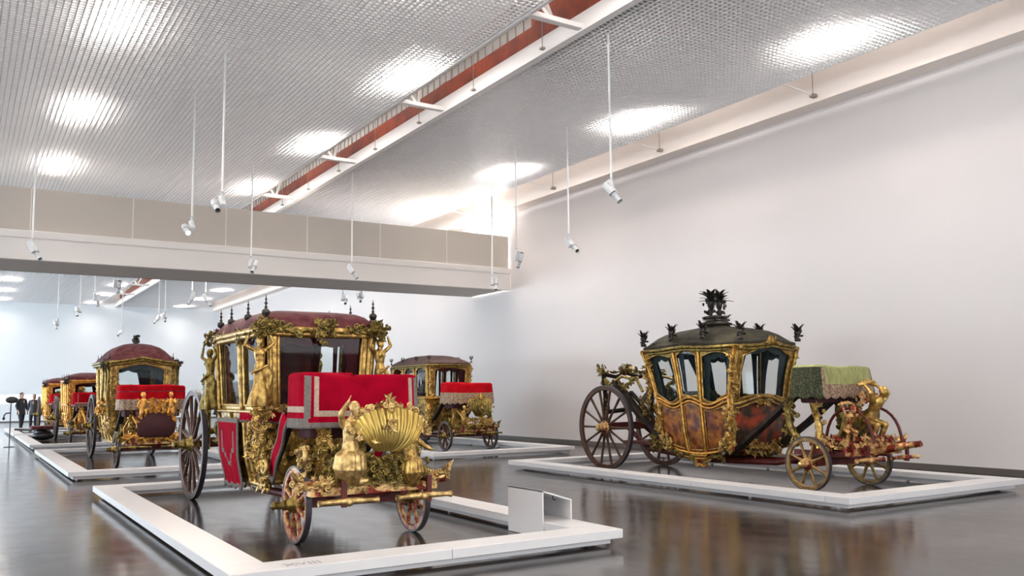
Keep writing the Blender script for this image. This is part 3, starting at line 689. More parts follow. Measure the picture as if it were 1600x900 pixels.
def wheel(parent, loc, R, ns, m, side, name, nose=.20, rimw=.065, rimd=.085, mh=None):
    """side -1: outer face towards -x"""
    o = bpy.data.objects
    b = MB(); K = 56; sec = [(-rimw/2, R), (rimw/2, R), (rimw/2, R-.018), (rimw/2-.006, R-.02), (rimw/2-.006, R-rimd+.01), (rimw/2-.018, R-rimd), (-rimw/2+.018, R-rimd), (-rimw/2+.006, R-rimd+.01), (-rimw/2+.006, R-.02), (-rimw/2, R-.018)]
    P = [[V(x, r*math.cos(2*PI*k/K), r*math.sin(2*PI*k/K)) for x, r in sec] for k in range(K)]
    b.grid(P, cu=True, cv=True, matf=lambda i, j: 1 if j in (0, 1, 9) else 0, smooth=False)
    w = b.build(name, [m, M['tyre']], parent, loc)
    h = MB(); pr = [(0, -.10), (.05, -.10), (.085, -.09), (.09, -.06), (.075, -.05), (.11, -.03), (.115, .03), (.085, .05), (.09, .07), (.07, .09), (.062, .13), (.07, .135), (.05, .15), (.045, nose-.03), (.055, nose-.025), (.03, nose), (0, nose+.005)]
    sc_ = R/.6 if R > .6 else .8
    h.lathe([(r*min(1.15, sc_), x) for r, x in pr], axis='x', seg=18, flip=side); h.build('hub', mh or m, w)
    sm = MB(); r0, r1 = .08, R-rimd+.01; L = r1-r0
    sm.tube([(0, 0, r0+L*t) for t in (0, .15, .3, .5, .7, .85, 1)], [.026, .030, .022, .019, .020, .024, .022], [.030, .034, .027, .024, .025, .028, .026], seg=8, up=(1, 0, 0)); sme = sm.mesh('spoke', m)
    for k in range(ns): link('spoke', sme, w, rot=(2*PI*(k+.5)/ns, 0, 0))
    return w
def shell_board(parent, z0, y0, w, h, m, mc, name='shell_footboard', seed=3):
    """ribbed scallop shell, hinge down, bulging to the front (-y)"""
    b = MB(); NT, NR = 130, 14; P = []; Q = []
    for i in range(NT+1):
        a = (-1+2*i/NT)*1.52; row = []; row2 = []
        for j in range(NR+1):
            r = .05+.95*j/NR; rib = math.cos(a*27)*.011*r**.5
            x = w*math.sin(a)*r**.52; z = z0+h*(.60+.40*math.cos(a))*r**1.35
            y = y0-.13*math.sin(PI*min(1, r*.72))*1.2+.06*r-rib
            row.append(V(x, y, z)); row2.append(V(x, y+.03, z))
        P.append(row); Q.append(row2)
    b.grid(P); b.grid(Q); b.grid([[p[-1] for p in P], [q[-1] for q in Q]])
    o = b.build(name, m, parent)
    c = MB()
    for k in range(17):
        a = (-1+2*k/16)*1.50; x = w*math.sin(a); z = z0+h*(.60+.40*math.cos(a)); n = V(math.sin(a), 0, math.cos(a))
        carve(c, (x*.99, y0-.02, z+.01), (.07, .03, .05), 2, (0, -1, 0), seed+k, 1.0)
    # mask in the middle of the rim, drop of leaves beneath
    head_on(c, (0, y0-.08, z0+h*1.02), (0, -1, .1), .55)
    carve(c, (0, y0-.07, z0+h*1.13), (.10, .05, .07), 6, (0, -1, 0), seed+40, 1.0)
    carve(c, (-.03, y0-.13, z0+h*.62), (.09, .03, .12), 5, (0, -1, 0), seed+41, 1.0)
    for s in (-1, 1):
        curl(c, (s*w*.92, y0-.08, z0+h*.42), (0, 0, 1), (0, -1, 0), .085, .026, 1.6, hand=-s); carve(c, (s*w*.98, y0-.06, z0+h*.42), (.08, .05, .12), 4, (0, -1, 0), seed+50+s)
    c.build('shell_carving', mc, o); return o
def cloth(parent, hw, yf, yb, zt, zh, mats, name='seat_cloth', rad=.08, fold=.012, sag=.03, bands=None, flare=.05, bow=0, scallop=0):
    """draped box cloth: top, then skirt down to the hem. mats=[main, braid, fringe, top]; bands(side,u,v)->mat index"""
    b = MB(); cxy = (yf+yb)/2; hy = (yb-yf)/2; per = []
    def seg(n, f): per.extend(f(k/n) for k in range(n))
    seg(60, lambda t: ('F', -1+2*t)); seg(24, lambda t: ('R', -1+2*t)); seg(60, lambda t: ('B', 1-2*t)); seg(24, lambda t: ('L', 1-2*t))
    def xy(s_, u):
        e = 6
        if s_ == 'F': x, y = u, -1
        elif s_ == 'B': x, y = u, 1
        elif s_ == 'R': x, y = 1, u
        else: x, y = -1, u
        r = (abs(x)**e+abs(y)**e)**(1/e); return x/r, y/r
    rows = [(.0, .02, 0)]+[(.0, s_, 0) for s_ in (.3, .6, .8, .92)]+[(.012, .97, .0), (.035, 1.0, 0)]
    NV = 26
    P = []; tg = []
    for dz, s_, _ in rows:
        P.append([V(xy(*p)[0]*hw*s_, cxy+xy(*p)[1]*hy*s_-bow*(1-xy(*p)[0]**2)*(xy(*p)[1] < 0)*s_, zt-dz-sag*(1-(xy(*p)[0])**2)*.8+.01*math.sin(5*xy(*p)[0])) for p in per]); tg.append(-1)
    for j in range(1, NV+1):
        v = j/NV; row = []
        for k, p in enumerate(per):
            x, y = xy(*p); fl = flare*v; nn = (fold*v)*math.sin(k*1.05)+fold*.8*v*math.sin(k*.41+1)
            topz = zt-.035-sag*(1-x*x)*.8; zz = topz+(zh-topz)*v-(scallop*abs(math.sin(k*.35)) if v > .8 else 0)*(v-.8)*5
            row.append(V(x*(hw+fl*.5+nn), cxy+y*(hy+fl+nn)-bow*(1-x*x)*(y < 0), zz))
        P.append(row); tg.append(v)
    def mf(i, j):
        if i < 6: return 3
        s_, u = per[j]; return bands(s_, u, (i-6)/NV)
    b.grid(P, cv=True, matf=mf)
    o = b.build(name, mats, parent); s2 = o.modifiers.new('s', 'SOLIDIFY'); s2.thickness = .012; return o
def strap(parent, pts, w, h, m, name='suspension_strap'):
    b = MB()
    for a, c in zip(pts[:-1], pts[1:]): b.bar(a, c, w, h, up=(1, 0, 0))
    return bevel(b.build(name, m, parent), .006)
def undercarriage(t, tw, L, rf, rr, m, mg, mw1, mw2, nf, nr, nose=.2, mh=None):
    wf = wheel(t, (-tw, 0, rf), rf, nf, mw1, -1, 'front_wheel', nose, .06, .075, mh); wheel(t, (tw, 0, rf), rf, nf, mw1, 1, 'front_wheel', nose, .06, .075, mh)
    wheel(t, (-tw-.02, L, rr), rr, nr, mw2, -1, 'rear_wheel', nose*1.1, .07, .095, mh); wheel(t, (tw+.02, L, rr), rr, nr, mw2, 1, 'rear_wheel', nose*1.1, .07, .095, mh)
    b = MB(); b.tube([(-tw, 0, rf), (tw, 0, rf)], .045, seg=10); b.box((-tw+.12, -.07, rf-.04), (tw-.12, .07, rf+.07)); b.build('front_axle', m, t)
    b = MB(); b.tube([(-tw, L, rr), (tw, L, rr)], .05, seg=10); b.box((-tw+.12, L-.08, rr-.05), (tw-.12, L+.08, rr+.09)); b.build('rear_axle', m, t)
    b = MB()
    for s in (-1, 1): b.tube([(s*.2, .1, rf+.12), (s*.25, 1.0, .34), (s*.27, 2.6, .30), (s*.25, L-.7, .42), (s*.22, L, rr+.02)], .04, .05, seg=8)
    b.build('perch', m, t)
def front_beams(t, hw, yb, zb, m, mc, pole=True, seed=1, bars=True, hx=0):
    """big carved transverse beam, fore-carriage timbers, swingletrees"""
    b = MB(); b.box((-hw*.86, yb-.06, zb-.06), (hw*.86, yb+.08, zb+.02)); b.tube([(-hw, yb, zb+.04), (-hw*.7, yb-.01, zb+.05), (-hw*.3, yb-.02, zb+.05), (0, yb-.02, zb+.06), (hw*.3, yb-.02, zb+.05), (hw*.7, yb-.01, zb+.05), (hw, yb, zb+.04)], [.05, .045, .055, .06, .055, .045, .05], seg=10)
    bo = b.build('transverse_beam', m, t)
    c = MB(); carve(c, (0, yb-.07, zb+.07), (.46, .06, .08), 26, (0, -1, .4), seed); 
    for s in (-1, 1):
        festoon(c, (s*hw*.3, yb-.06, zb+.06), (s*hw*.9, yb-.06, zb+.05), 6, (0, -1, .3), seed+1+s); carve(c, (s*hw, yb-.03, zb+.10), (.08, .08, .15), 8, (s, -1, 0), seed+5+s); carve(c, (s*hw*.55, yb-.04, zb+.09), (hw*.8, .07, .07), 16, (0, -1, .5), seed+8+s, .9); carve(c, (s*hw*.5, yb-.07, zb-.0), (hw*.7, .03, .06), 9, (0, -1, 0), seed+12+s, .8)
        leaf(c, (s*hw, yb-.02, zb+.1), (s*.4, -.2, 1), (s, 0, .2), .17, .03); leaf(c, (s*hw, yb-.02, zb+.1), (s*1, -.2, .6), (0, 0, 1), .13, .03)
    c.build('beam_carving', mc, bo)
    b = MB()
    for s in (-1, 1): b.box((s*.33-.035, yb, zb-.10), (s*.33+.035, .55, zb-.02)); 
    b.box((-.5, -.08, zb-.06), (.5, .1, zb+.06)); b.lathe([(0, 0), (.38, 0), (.40, .02), (.38, .04), (0, .04)], (0, .05, zb-.13), seg=28); b.build('fore_carriage', M['redwood'], t)
    if pole:
        b = MB(); b.tube([(0, .2, zb-.02), (0, yb-.1, zb), (0, yb-.55, zb+.10), (0, yb-.75, zb+.13)], [.06, .06, .05, .045], seg=10); b.build('pole', m, t)
    if bars:
        for s in (-1, 1):
            b = MB(); y = yb-.22; x0, x1 = s*.10+hx, s*.72+hx
            b.tube([(x0+(x1-x0)*k, y, zb-.11+.01*math.sin(PI*k)) for k in (0, .05, .1, .5, .9, .95, 1)], [.036, .028, .024, .036, .024, .028, .036], seg=10); b.ell(((x0+x1)/2, y, zb-.11), (.06, .045, .045)); b.build('swingletree', mc, t)
            b = MB(); b.bar((s*.46+hx, y, zb-.16), (s*.46+hx, y, zb+.10), .05, .035, up=(0, 1, 0)); b.bar((s*.46+hx, y, zb+.05), (s*.46+hx, yb, zb+.05), .05, .03); b.build('iron_bracket', M['redwood'], t)
def interior(body, t, zs, m):
    b = MB(); w, yf, yb = lerp_prof(body.prof, zs); w -= .10
    b.box((-w, yf+.12, zs-.30), (w, yf+.45, zs-.12)); b.box((-w, yb-.5, zs-.30), (w, yb-.12, zs-.12)); b.box((-w, yb-.20, zs-.12), (w, yb-.12, zs+.22)); b.box((-w, yf+.1, zs-.42), (w, yb-.1, zs-.36))
    bevel(b.build('seat_upholstery', m, t), .03, 3)
    w, yf, yb = lerp_prof(body.prof, 9); zc = body.prof[-1][0]; b = MB(); b.box((-w+.05, yf+.06, zc-.02), (w-.05, yb-.06, zc+.02)); b.build('headliner', m, t)
def rear_frame(t, hw, y, z0, z1, m, mc, seed=1, k=1.0):
    b = MB()
    for s in (-1, 1):
        b.tube([(s*hw, y+.05, z0), (s*hw, y-.0, (z0+z1)/2), (s*hw*.98, y+.08, z1)], [.06, .05, .045], seg=9)
    b.tube([(-hw, y+.04, z0+.25), (0, y+.04, z0+.30), (hw, y+.04, z0+.25)], .045, seg=9)
    b.tube([(-hw, y+.07, z1-.05), (-hw*.5, y+.05, z1-.10), (0, y+.07, z1-.02), (hw*.5, y+.05, z1-.10), (hw, y+.07, z1-.05)], .04, seg=9)
    o = b.build('rear_standard', m, t); c = MB()
    festoon(c, (-hw, y+.05, z1-.04), (0, y+.05, z1+.02), int(8*k), (0, .3, 1), seed, 1.3); festoon(c, (0, y+.05, z1+.02), (hw, y+.05, z1-.04), int(8*k), (0, .3, 1), seed+1, 1.3)
    carve(c, (0, y+.04, z1+.04), (.3, .1, .14), int(16*k), (0, -1, 0), seed+2, 1.2)
    for s in (-1, 1):
        carve(c, (s*hw, y+.08, z1+.03), (.12, .14, .14), int(10*k), (s, 0, 0), seed+3+s, 1.2); curl(c, (s*hw, y+.12, z1-.25), (0, 0, 1), (s, 0, 0), .12, .03, 1.4, hand=-s); curl(c, (s*hw, y+.1, z0+.35), (0, 0, -1), (s, 0, 0), .11, .028, 1.4, hand=s)
        carve(c, (s*hw, y, (z0+z1)/2), (.08, .12, z1-z0-.2), int(12*k), (s, 0, 0), seed+6+s)
    c.build('rear_carving', mc, o); return o

# ---------------------------------------------------------------- coach A: crimson seat, shell footboard
def coach_A():
    t = thing('state_coach', (A0[0], A0[1], 0), 'large gilded state coach in front with crimson seat cloth and maroon roof', 'coach')
    undercarriage(t, .655, 4.67, .39, .8, M['redwood'], M['gold'], M['wheelr'], M['wheelb'], 8, 12, .26, M['golda'])
    front_beams(t, .80, -.47, .57, M['goldr'], M['goldp'], pole=False, seed=11, hx=.05)
    by = Body([(.42, .50, 1.42, 3.10), (.75, .585, 1.32, 3.18), (1.30, .635, 1.20, 3.28), (1.36, .640, 1.18, 3.28), (2.26, .685, 1.12, 3.34)])
    zs, ze = 1.33, 2.24
    Z = lambda z: (lambda u: z)
    # lower panels with scalloped velvet lambrequin above
    bot = lambda u: .42-.02*math.sin(PI*u)
    for sd in 'LR':
        panel(by, sd, 0, 1, bot, Z(1.30), 'side_panel', M['panelg'], t)
        b = MB(); 
        for u in (.0, .30, .42, .70, 1): post(b, by, sd, u, .43, 1.3, .026, .01)
        rail(b, by, sd, 0, 1, lambda u: .44, .035, .01); rail(b, by, sd, 0, 1, lambda u: .74, .018, .01); rail(b, by, sd, 0, 1, lambda u: 1.31, .024, .015)
        for k in range(5): carve(b, by.P(sd, .04+.07*k, .98, .02), (.04, .14, .46), 13, (-1 if sd == 'L' else 1, 0, 0), 50+k)
        carve(b, by.P(sd, .02, .55, .02), (.06, .22, .28), 22, (-1, 0, 0), 71, 1.2); carve(b, by.P(sd, .95, .6, .03), (.06, .22, .4), 22, (-1, 0, 0), 72, 1.2)
        for k in range(6): leaf(b, by.P(sd, .1+.15*k, .42, .02), (0, .3, -1), (-1 if sd == 'L' else 1, 0, 0), .09, .03)
        b.build('side_carving', M['golda'] if sd == 'R' else M['gold'], t)
        # upper bays
        for u0, u1 in ((.06, .42), (.46, .94)):
            bay(by, sd, u0, u1, Z(zs), Z(ze), 'rect', t, (M['gold'], M['gold']), M['curtr'], mx=.07, tr=.018, curt_side=(.5, .9))
        b = MB()
        for u in (.03, .44, .97): b = MB(); post(b, by, sd, u, 1.32, 2.26, .034, .012); b.build('door_pillar', M['gold'], t)
    panel(by, 'F', 0, 1, Z(.46), Z(1.30), 'front_panel', M['panelg'], t); panel(by, 'B', 0, 1, Z(.46), Z(ze), 'rear_panel', M['redwood'], t)
    bay(by, 'F', .07, .93, Z(zs), Z(ze), 'rect', t, (M['gold'], M['gold']), M['curtr'], mx=.055, tr=.022, curt_side=(.25, .6), valance=True)
    b = MB(); 
    for u in (.045, .955): post(b, by, 'F', u, 1.3, 2.27, .045, .0)
    for k in range(8): carve(b, by.P('F', .06+.126*k, .95, .03), (.12, .04, .5), 12, (0, -1, 0), 90+k)
    rail(b, by, 'F', 0, 1, lambda u: 1.34, .03, .02); rail(b, by, 'F', 0, 1, lambda u: .5, .035, .02)
    b.build('front_carving', M['gold'], t)
    b = MB()
    for j in range(2):
        for i in range(9): carve(b, (-.62+1.24*i/8, 1.11, 1.33), (.1, .04, .06), 2, (0, -1, 0), 130+i+10*j)
    b.build('sill_carving', M['goldp'], t)
    # lambrequin: scalloped velvet frill with braid edge
    for sd, uu in (('L', (.0, .46)), ('F', (0, 1)), ('R', (0, .46))):
        b = MB(); G = []; n = 72
        for i in range(n+1):
            q = i/n; u = uu[0]+(uu[1]-uu[0])*q; dz = .10+.035*abs(math.sin(q*PI*(6 if sd == 'F' else 5))); G.append([by.P(sd, u, 1.31-dz*j/6, .035+.014*math.sin(q*PI*24)*j/6+.012*j/6) for j in range(7)])
        b.grid(G, matf=lambda i, j: 1 if j == 5 else 0); o = b.build('lambrequin', [M['red'], M['trim']], t); m_ = o.modifiers.new('s', 'SOLIDIFY'); m_.thickness = .008
    # leather-red apron over the door side
    for sd in 'LR':
        b = MB(); G = []
        for i in range(21):
            u = .47+.50*i/20; G.append([by.P(sd, u, 1.22-(.88+.02*math.sin(i))*j/16, .05+.05*(j/16)+.007*math.sin(i*1.3)*(j/16)) for j in range(17)])
        def am(i, j):
            if j >= 15 or i in (0, 19) or j == 0: return 1
            if abs(i-9.5) < 6 and j == 8+int(2.2*math.cos(abs(i-9.5)*.55)): return 1
            if i in (4, 15) and 2 < j < 8: return 1
            return 0
        b.grid(G, matf=am); o = b.build('velvet_apron', [M['red'], M['trim']], t); m_ = o.modifiers.new('s', 'SOLIDIFY'); m_.thickness = .015; m_.offset = 1
    # roof
    o, P = roof(by, 2.30, [(1, 0), (1.0, .02), (.985, .05), (.95, .10), (.88, .155), (.78, .195), (.6, .225), (.35, .24), (.1, .245)], M['maroon'], t, .06, exp=9)
    cornice(P[0], M['gold'], t, .032)
    # carved garlands at cornice
    b = MB()
    yf = 1.06
    def put(nm, m=M['golda']):
        nonlocal b
        b.build(nm, m, t); b = MB()
    for s in (-1, 1):
        carve(b, (s*.70, yf, 2.28), (.22, .16, .16), 34, (s*.4, -1, 0), 150+s, 1.25); festoon(b, (s*.64, yf-.03, 2.29), (s*.30, yf-.03, 2.25), 10, (0, -1, 0), 160+s, 1.15); put('corner_garland')
    carve(b, (0, yf-.05, 2.28), (.22, .06, .14), 24, (0, -1, 0), 165, 1.25); carve(b, (0, yf-.05, 2.18), (.10, .05, .10), 8, (0, -1, 0), 166); put('centre_cartouche')
    for s in (-1, 1):
        festoon(b, (s*.74, 1.15, 2.27), (s*.74, 1.75, 2.27), 9, (s, 0, 0), 170+s, 1.1); put('side_garland'); carve(b, (s*.75, 3.38, 2.26), (.16, .18, .16), 20, (s, .3, 0), 173+s, 1.2); festoon(b, (s*.74, 2.7, 2.27), (s*.74, 3.3, 2.27), 8, (s, 0, 0), 176+s); put('rear_garland')
        carve(b, (s*.74, 2.02, 2.2), (.06, .1, .2), 12, (s, 0, 0), 178+s); put('pillar_cartouche')
    # roof velvet corner scrolls and finials
    fm = finial_mesh('spindle', M['bronze'])
    for s in (-1, 1):
        for y, dz in ((1.14, .0), (1.88, 0), (2.66, 0), (3.2, 0)):
            link('finial', fm, t, (s*.665, y, 2.365+dz), scale=.98)
        b = MB(); curl(b, (s*.66, 1.10, 2.33), (s*.5, -.6, .6), (0, 0, 1), .05, .02, 1.2); carve(b, (s*.66, 1.12, 2.34), (.09, .09, .06), 8, (0, 0, 1), 190+s); b.build('roof_scroll', M['maroon'], t); b = MB(); carve(b, (s*.66, 3.32, 2.34), (.09, .09, .06), 8, (0, 0, 1), 192+s); b.build('roof_scroll', M['maroon'], t)
    # caryatids at the corners on carved brackets
    for s in (-1, 1):
        put_statue('caryatid', t, (s*.74, 1.10, 1.36), .86, .25*s, M['gold']); put_statue('caryatid', t, (s*.76, 3.36, 1.30), .88, PI*.5*s if False else s*1.2, M['golda'])
        b = MB(); carve(b, (s*.72, 1.10, 1.25), (.17, .14, .24), 34, (s*.3, -1, 0), 210+s, 1.0); carve(b, (s*.70, 1.14, .86), (.14, .14, .5), 40, (s*.5, -1, 0), 214+s, 1.1)
        curl(b, (s*.70, 1.06, .70), (0, -.2, -1), (s, 0, 0), .10, .03, 1.4, hand=s); b.ell((s*.72, 1.1, 1.34), (.10, .10, .03)); b.build('corner_bracket', M['gold'], t)
    interior(by, t, 1.33, M['interior'])
    # seat cloth
    def bands(s_, u, v):
        if v > .86: return 2
        if s_ == 'F':
            if .86 > v > .77: return 0
            if .62 < v <= .74 and abs(u) < .86: return 1
            if .78 < abs(u) < .87 and v < .74: return 1
        if s_ in 'LR':
            if abs(u) > .82 or v > .80: return 2
            if .55 < v < .66: return 1
        if s_ == 'F' and abs(u) > .95: return 2
        return 0
    cloth(t, .665, -.20, .42, 1.73, 1.16, [M['red'], M['braid'], M['trim'], M['red']], bands=bands, sag=.035, flare=.03, fold=.006)
    b = MB(); b.box((-.55, -.08, 1.05), (.55, .34, 1.60)); bevel(b.build('seat_box', M['interior'], t), .03)
    # slanting velvet covers of the seat braces
    for s in (-1, 1):
        b = MB(); G = []; a0, a1 = V(s*.66, .40, 1.32), V(s*.60, 1.12, .62)
        for i in range(9):
            q = i/8; G.append([a0.lerp(a1, j/12)+V(s*.008*math.sin(j), 0, 0)+V(0, -.17*q*(.9+.1*j/12), -.10*q) for j in range(13)])
        b.grid(G, matf=lambda i, j: 1 if i in (0, 7) or j == 11 else 0); o = b.build('brace_cover', [M['red'], M['trim']], t); m_ = o.modifiers.new('s', 'SOLIDIFY'); m_.thickness = .03
        strap(t, [(s*.56, .42, 1.30), (s*.50, 1.5, .45)], .05, .08, M['leather'])
    # seat standards: leaning carved uprights
    for s in (-1, 1):
        b = MB(); b.tube([(s*.40, -.05, .62), (s*.42, -.10, .9), (s*.44, -.02, 1.2)], [.06, .045, .055], seg=9); carve(b, (s*.42, -.12, .93), (.12, .08, .5), 26, (0, -1, 0), 230+s); b.ell((s*.44, -.08, 1.17), .06)
        b.tube([(s*.30, -.3, .66), (s*.34, -.2, .95), (s*.38, -.0, 1.15)], .03, seg=8); b.build('seat_standard', M['gold'], t)
        b = MB(); curl(b, (s*.62, -.12, .96), (s*.2, -1, .1), (1, 0, 0), .085, .032, 1.5, hand=-1); b.tube([(s*.62, -.12, .96), (s*.62, -.05, .84), (s*.60, .05, .70), (s*.58, .05, .55)], [.035, .045, .04, .03], seg=9); carve(b, (s*.62, -.1, .86), (.08, .12, .28), 18, (0, -1, 0), 240+s); b.build('scroll_bracket', M['goldp'], t)
    # shell and its bearers
    shell_board(t, .93, -.80, .37, .44, M['goldshell'], M['goldp'], seed=300)
    put_statue('triton', t, (-.36, -.70, .62), .86, -.15, tilt=.1); put_statue('triton', t, (.34, -.62, .56), .74, .5, M['gold'])
    b = MB(); carve(b, (0, -.64, .77), (.62, .12, .22), 80, (0, -1, .2), 310, 1.0); carve(b, (.10, -.55, .72), (.9, .2, .14), 60, (0, -1, .6), 312, 1.1); b.box((-.45, -.60, .60), (.45, -.35, .85)); carve(b, (-.30, -.35, .82), (.5, .3, .3), 46, (0, -1, .5), 314, 1.2); carve(b, (.42, -.30, .85), (.3, .3, .3), 30, (0, -1, .5), 316, 1.2)
    b.build('foot_carving', M['golda'], t)
    rear_frame(t, .62, 4.05, .75, 1.72, M['golda'], M['golda'], 320)
    put_statue('triton', t, (-.42, 3.85, .85), .8, 2.6, M['golda']); put_statue('triton', t, (.42, 3.85, .85), .8, -2.6, M['golda'])
    for s in (-1, 1): strap(t, [(s*.52, 4.1, 1.55), (s*.48, 3.05, .48)], .06, .10, M['leather'])
    return t
# ---------------------------------------------------------------- coach B: rococo, green seat
def coach_B():
    t = thing('state_coach', (B0[0], B0[1], 0), 'gilded coach at right with painted side panels, dark olive roof and green seat', 'coach')
    undercarriage(t, .72, 4.80, .405, .815, M['redwood'], M['gold'], M['wheelg'], M['wheelb'], 8, 14, .2, M['goldr'])
    front_beams(t, .66, -.62, .60, M['goldr'], M['goldr'], pole=True, seed=411)
    by = Body([(.30, .50, 1.95, 2.85), (.36, .54, 1.80, 3.05), (.48, .60, 1.62, 3.2), (.8, .665, 1.54, 3.27), (1.30, .70, 1.54, 3.30), (1.8, .72, 1.45, 3.46), (2.30, .75, 1.30, 3.70)], bulge=.04, bf=.06)
    cosw = lambda u: math.cos(4*PI*(u-.5))
    sill = lambda u: 1.315+.060*cosw(u)
    fsill = lambda u: 1.32+.065*math.cos(2*PI*(u-.5))
    eave = lambda u: 2.19+.07*math.exp(-((u-.5)/.2)**2)
    feave = lambda u: 2.20+.10*math.exp(-((u-.5)/.28)**2)
    bot = lambda u: .31+.62*abs(u-.5)**2.2*1.1
    d0, d1 = .355, .625
    U = (.0, d0, d1, 1.0)
    for sd in 'LR':
        for i in range(3):
            u0, u1 = U[i]+.012, U[i+1]-.012
            panel(by, sd, u0, u1, lambda u: bot(u)+.10, lambda u: sill(u)-.02, 'door_panel' if i == 1 else 'side_panel', M['panel'], t)
            b = MB(); loopmould(b, by, sd, u0+.02, u1-.02, lambda u: bot(u)+.18, lambda u: sill(u)-.10, .010, .012); b.build('panel_moulding', M['gold'], t)
            bay(by, sd, u0, u1, lambda u: sill(u)+.02, eave, 'rococo', t, (M['golda'], M['gold']), M['curtg'], mx=.055, tr=.016, curt_side=(.8, .8), valance=(i != 1))
        b = MB()
        for u in (0.01, d0, d1, .99): post(b, by, sd, u, bot(u)+.08, 2.25, .030, .010, 18)
        rail(b, by, sd, 0, 1, lambda u: sill(u)+.015, .022, .02, 40); rail(b, by, sd, 0, 1, lambda u: sill(u)-.045, .018, .018, 40)
        rail(b, by, sd, 0, 1, lambda u: bot(u)+.12, .022, .018, 40); rail(b, by, sd, .1, .9, lambda u: bot(u)+.03, .018, .016, 30)
        b.build('gilt_moulding', M['goldo'], t)
        panel(by, sd, .36, .62, lambda u: .23, lambda u: .40, 'step_panel', M['panel'], t, out=.01)
        b = MB(); loopmould(b, by, sd, .36, .62, lambda u: .24-.03*math.cos(2*PI*(u-.49)/.26)*.5, lambda u: .40, .02, .02)
        rail(b, by, sd, .34, .64, lambda u: .225+.02*math.cos(12*PI*u), .022, .02, 20); b.build('step_moulding', M['goldo'], t)
        b = MB(); nx = -1 if sd == 'L' else 1
        for u, z, h, k in ((.02, 1.02, .46, 26), (.98, 1.02, .46, 22)): b = MB(); carve(b, by.P(sd, u, z, .03), (.07, .12, h), k, (nx, -.2, 0), int(500+u*10), 1.0); b.build('corner_carving', M['gold'], t)
        for u, z in ((.05, .62), (.95, .62)): b = MB(); carve(b, by.P(sd, u, z, .04), (.08, .24, .2), 22, (nx, 0, 0), int(520+u*10), 1.2); curl(b, by.P(sd, u, z, .04), (0, 0, -1), (nx, 0, 0), .09, .03, 1.4, hand=1 if u < .5 else -1); b.build('scroll_carving', M['gold'], t)
        for u in (.0, 1.0): b = MB(); carve(b, by.P(sd, u, 1.8, .02), (.05, .07, .8), 26, (nx, 0, 0), int(530+u*10), .9); b.build('pillar_carving', M['gold'], t)
        b = MB(); festoon(b, by.P(sd, .08, .44, .03), by.P(sd, .36, .33, .03), 9, (nx, 0, 0), 540, 1.3, spread=.05); b.build('bottom_carving', M['golda'], t); b = MB(); festoon(b, by.P(sd, .64, .33, .03), by.P(sd, .96, .48, .03), 11, (nx, 0, 0), 541, 1.4, spread=.05); b.build('bottom_carving', M['golda'], t)
    for sd in 'FB':
        panel(by, sd, 0, 1, lambda u: .50, lambda u: fsill(u)-.02, 'front_panel' if sd == 'F' else 'rear_panel', M['panelf'], t, nz=14)
        bay(by, sd, .04, .96, lambda u: fsill(u)+.02, feave, 'rococo', t, (M['gold'], M['gold']), M['curtg'], mx=.08, tr=.024, curt_side=(.35, .6), valance=True)
        b = MB(); rail(b, by, sd, 0, 1, lambda u: fsill(u)+.02, .030, .02, 40); rail(b, by, sd, 0, 1, lambda u: fsill(u)-.05, .022, .018, 40); rail(b, by, sd, 0, 1, lambda u: feave(u)+.0, .030, .02, 40)
        for u in (.015, .985): post(b, by, sd, u, .6, 2.24, .045, .005, 16)
        rail(b, by, sd, 0, 1, lambda u: .62-.08*math.sin(PI*u), .028, .02, 30)
        b.build('gilt_moulding', M['goldo'] if sd == 'B' else M['gold'], t)
        b = MB(); ny = -1 if sd == 'F' else 1
        for u in (.0, 1.0): carve(b, by.P(sd, u, 1.85, .03), (.09, .08, .75), 40, (0, ny, 0), int(550+u*10)); carve(b, by.P(sd, u, 1.0, .03), (.10, .1, .5), 30, (0, ny, 0), int(560+u*10), 1.1)
        carve(b, by.P(sd, .5, feave(.5)+.03, .04), (.22, .05, .08), 16, (0, ny, 0), 570); carve(b, by.P(sd, .5, 1.30, .04), (.3, .04, .1), 16, (0, ny, 0), 571)
        carve(b, by.P(sd, .5, .55, .04), (.9, .08, .22), 50, (0, ny, 0), 572, 1.2)
        b.build('front_carving' if sd == 'F' else 'back_carving', M['gold'], t)
    def wave(x, y): return .055*math.exp(-(x/.35)**2)*(y*y)+.035*math.exp(-(y/.22)**2)*(x*x)+.03*(abs(x)**12*abs(y)**12)
    o, P = roof(by, 2.27, [(1, 0), (1.01, .02), (.99, .045), (.95, .06), (.90, .10), (.80, .19), (.68, .26), (.5, .31), (.3, .35), (.2, .37), (.17, .40), (.13, .42), (.03, .43)], M['greenroof'], t, .05, wave=wave, exp=7)
    cornice(P[0], M['golda'], t, .026)
    fm = finial_mesh('plume', M['bronze'])
    for s in (-1, 1):
        for y, z in ((1.27, 2.33), (2.12, 2.40), (2.9, 2.40), (3.66, 2.33)): link('finial', fm, t, (s*.70, y, z), scale=1.25)
    b = MB(); b.lathe([(0, 0), (.30, 0), (.30, .03), (.22, .06), (.20, .12), (.24, .13), (.22, .16), (.08, .18), (0, .18)], (0, 2.5, 2.67), seg=22); carve(b, (0, 2.5, 2.78), (.44, .44, .12), 30, (0, 0, 1), 580); ps = b.build('crown_pedestal', M['bronze'], t)
    b = MB()
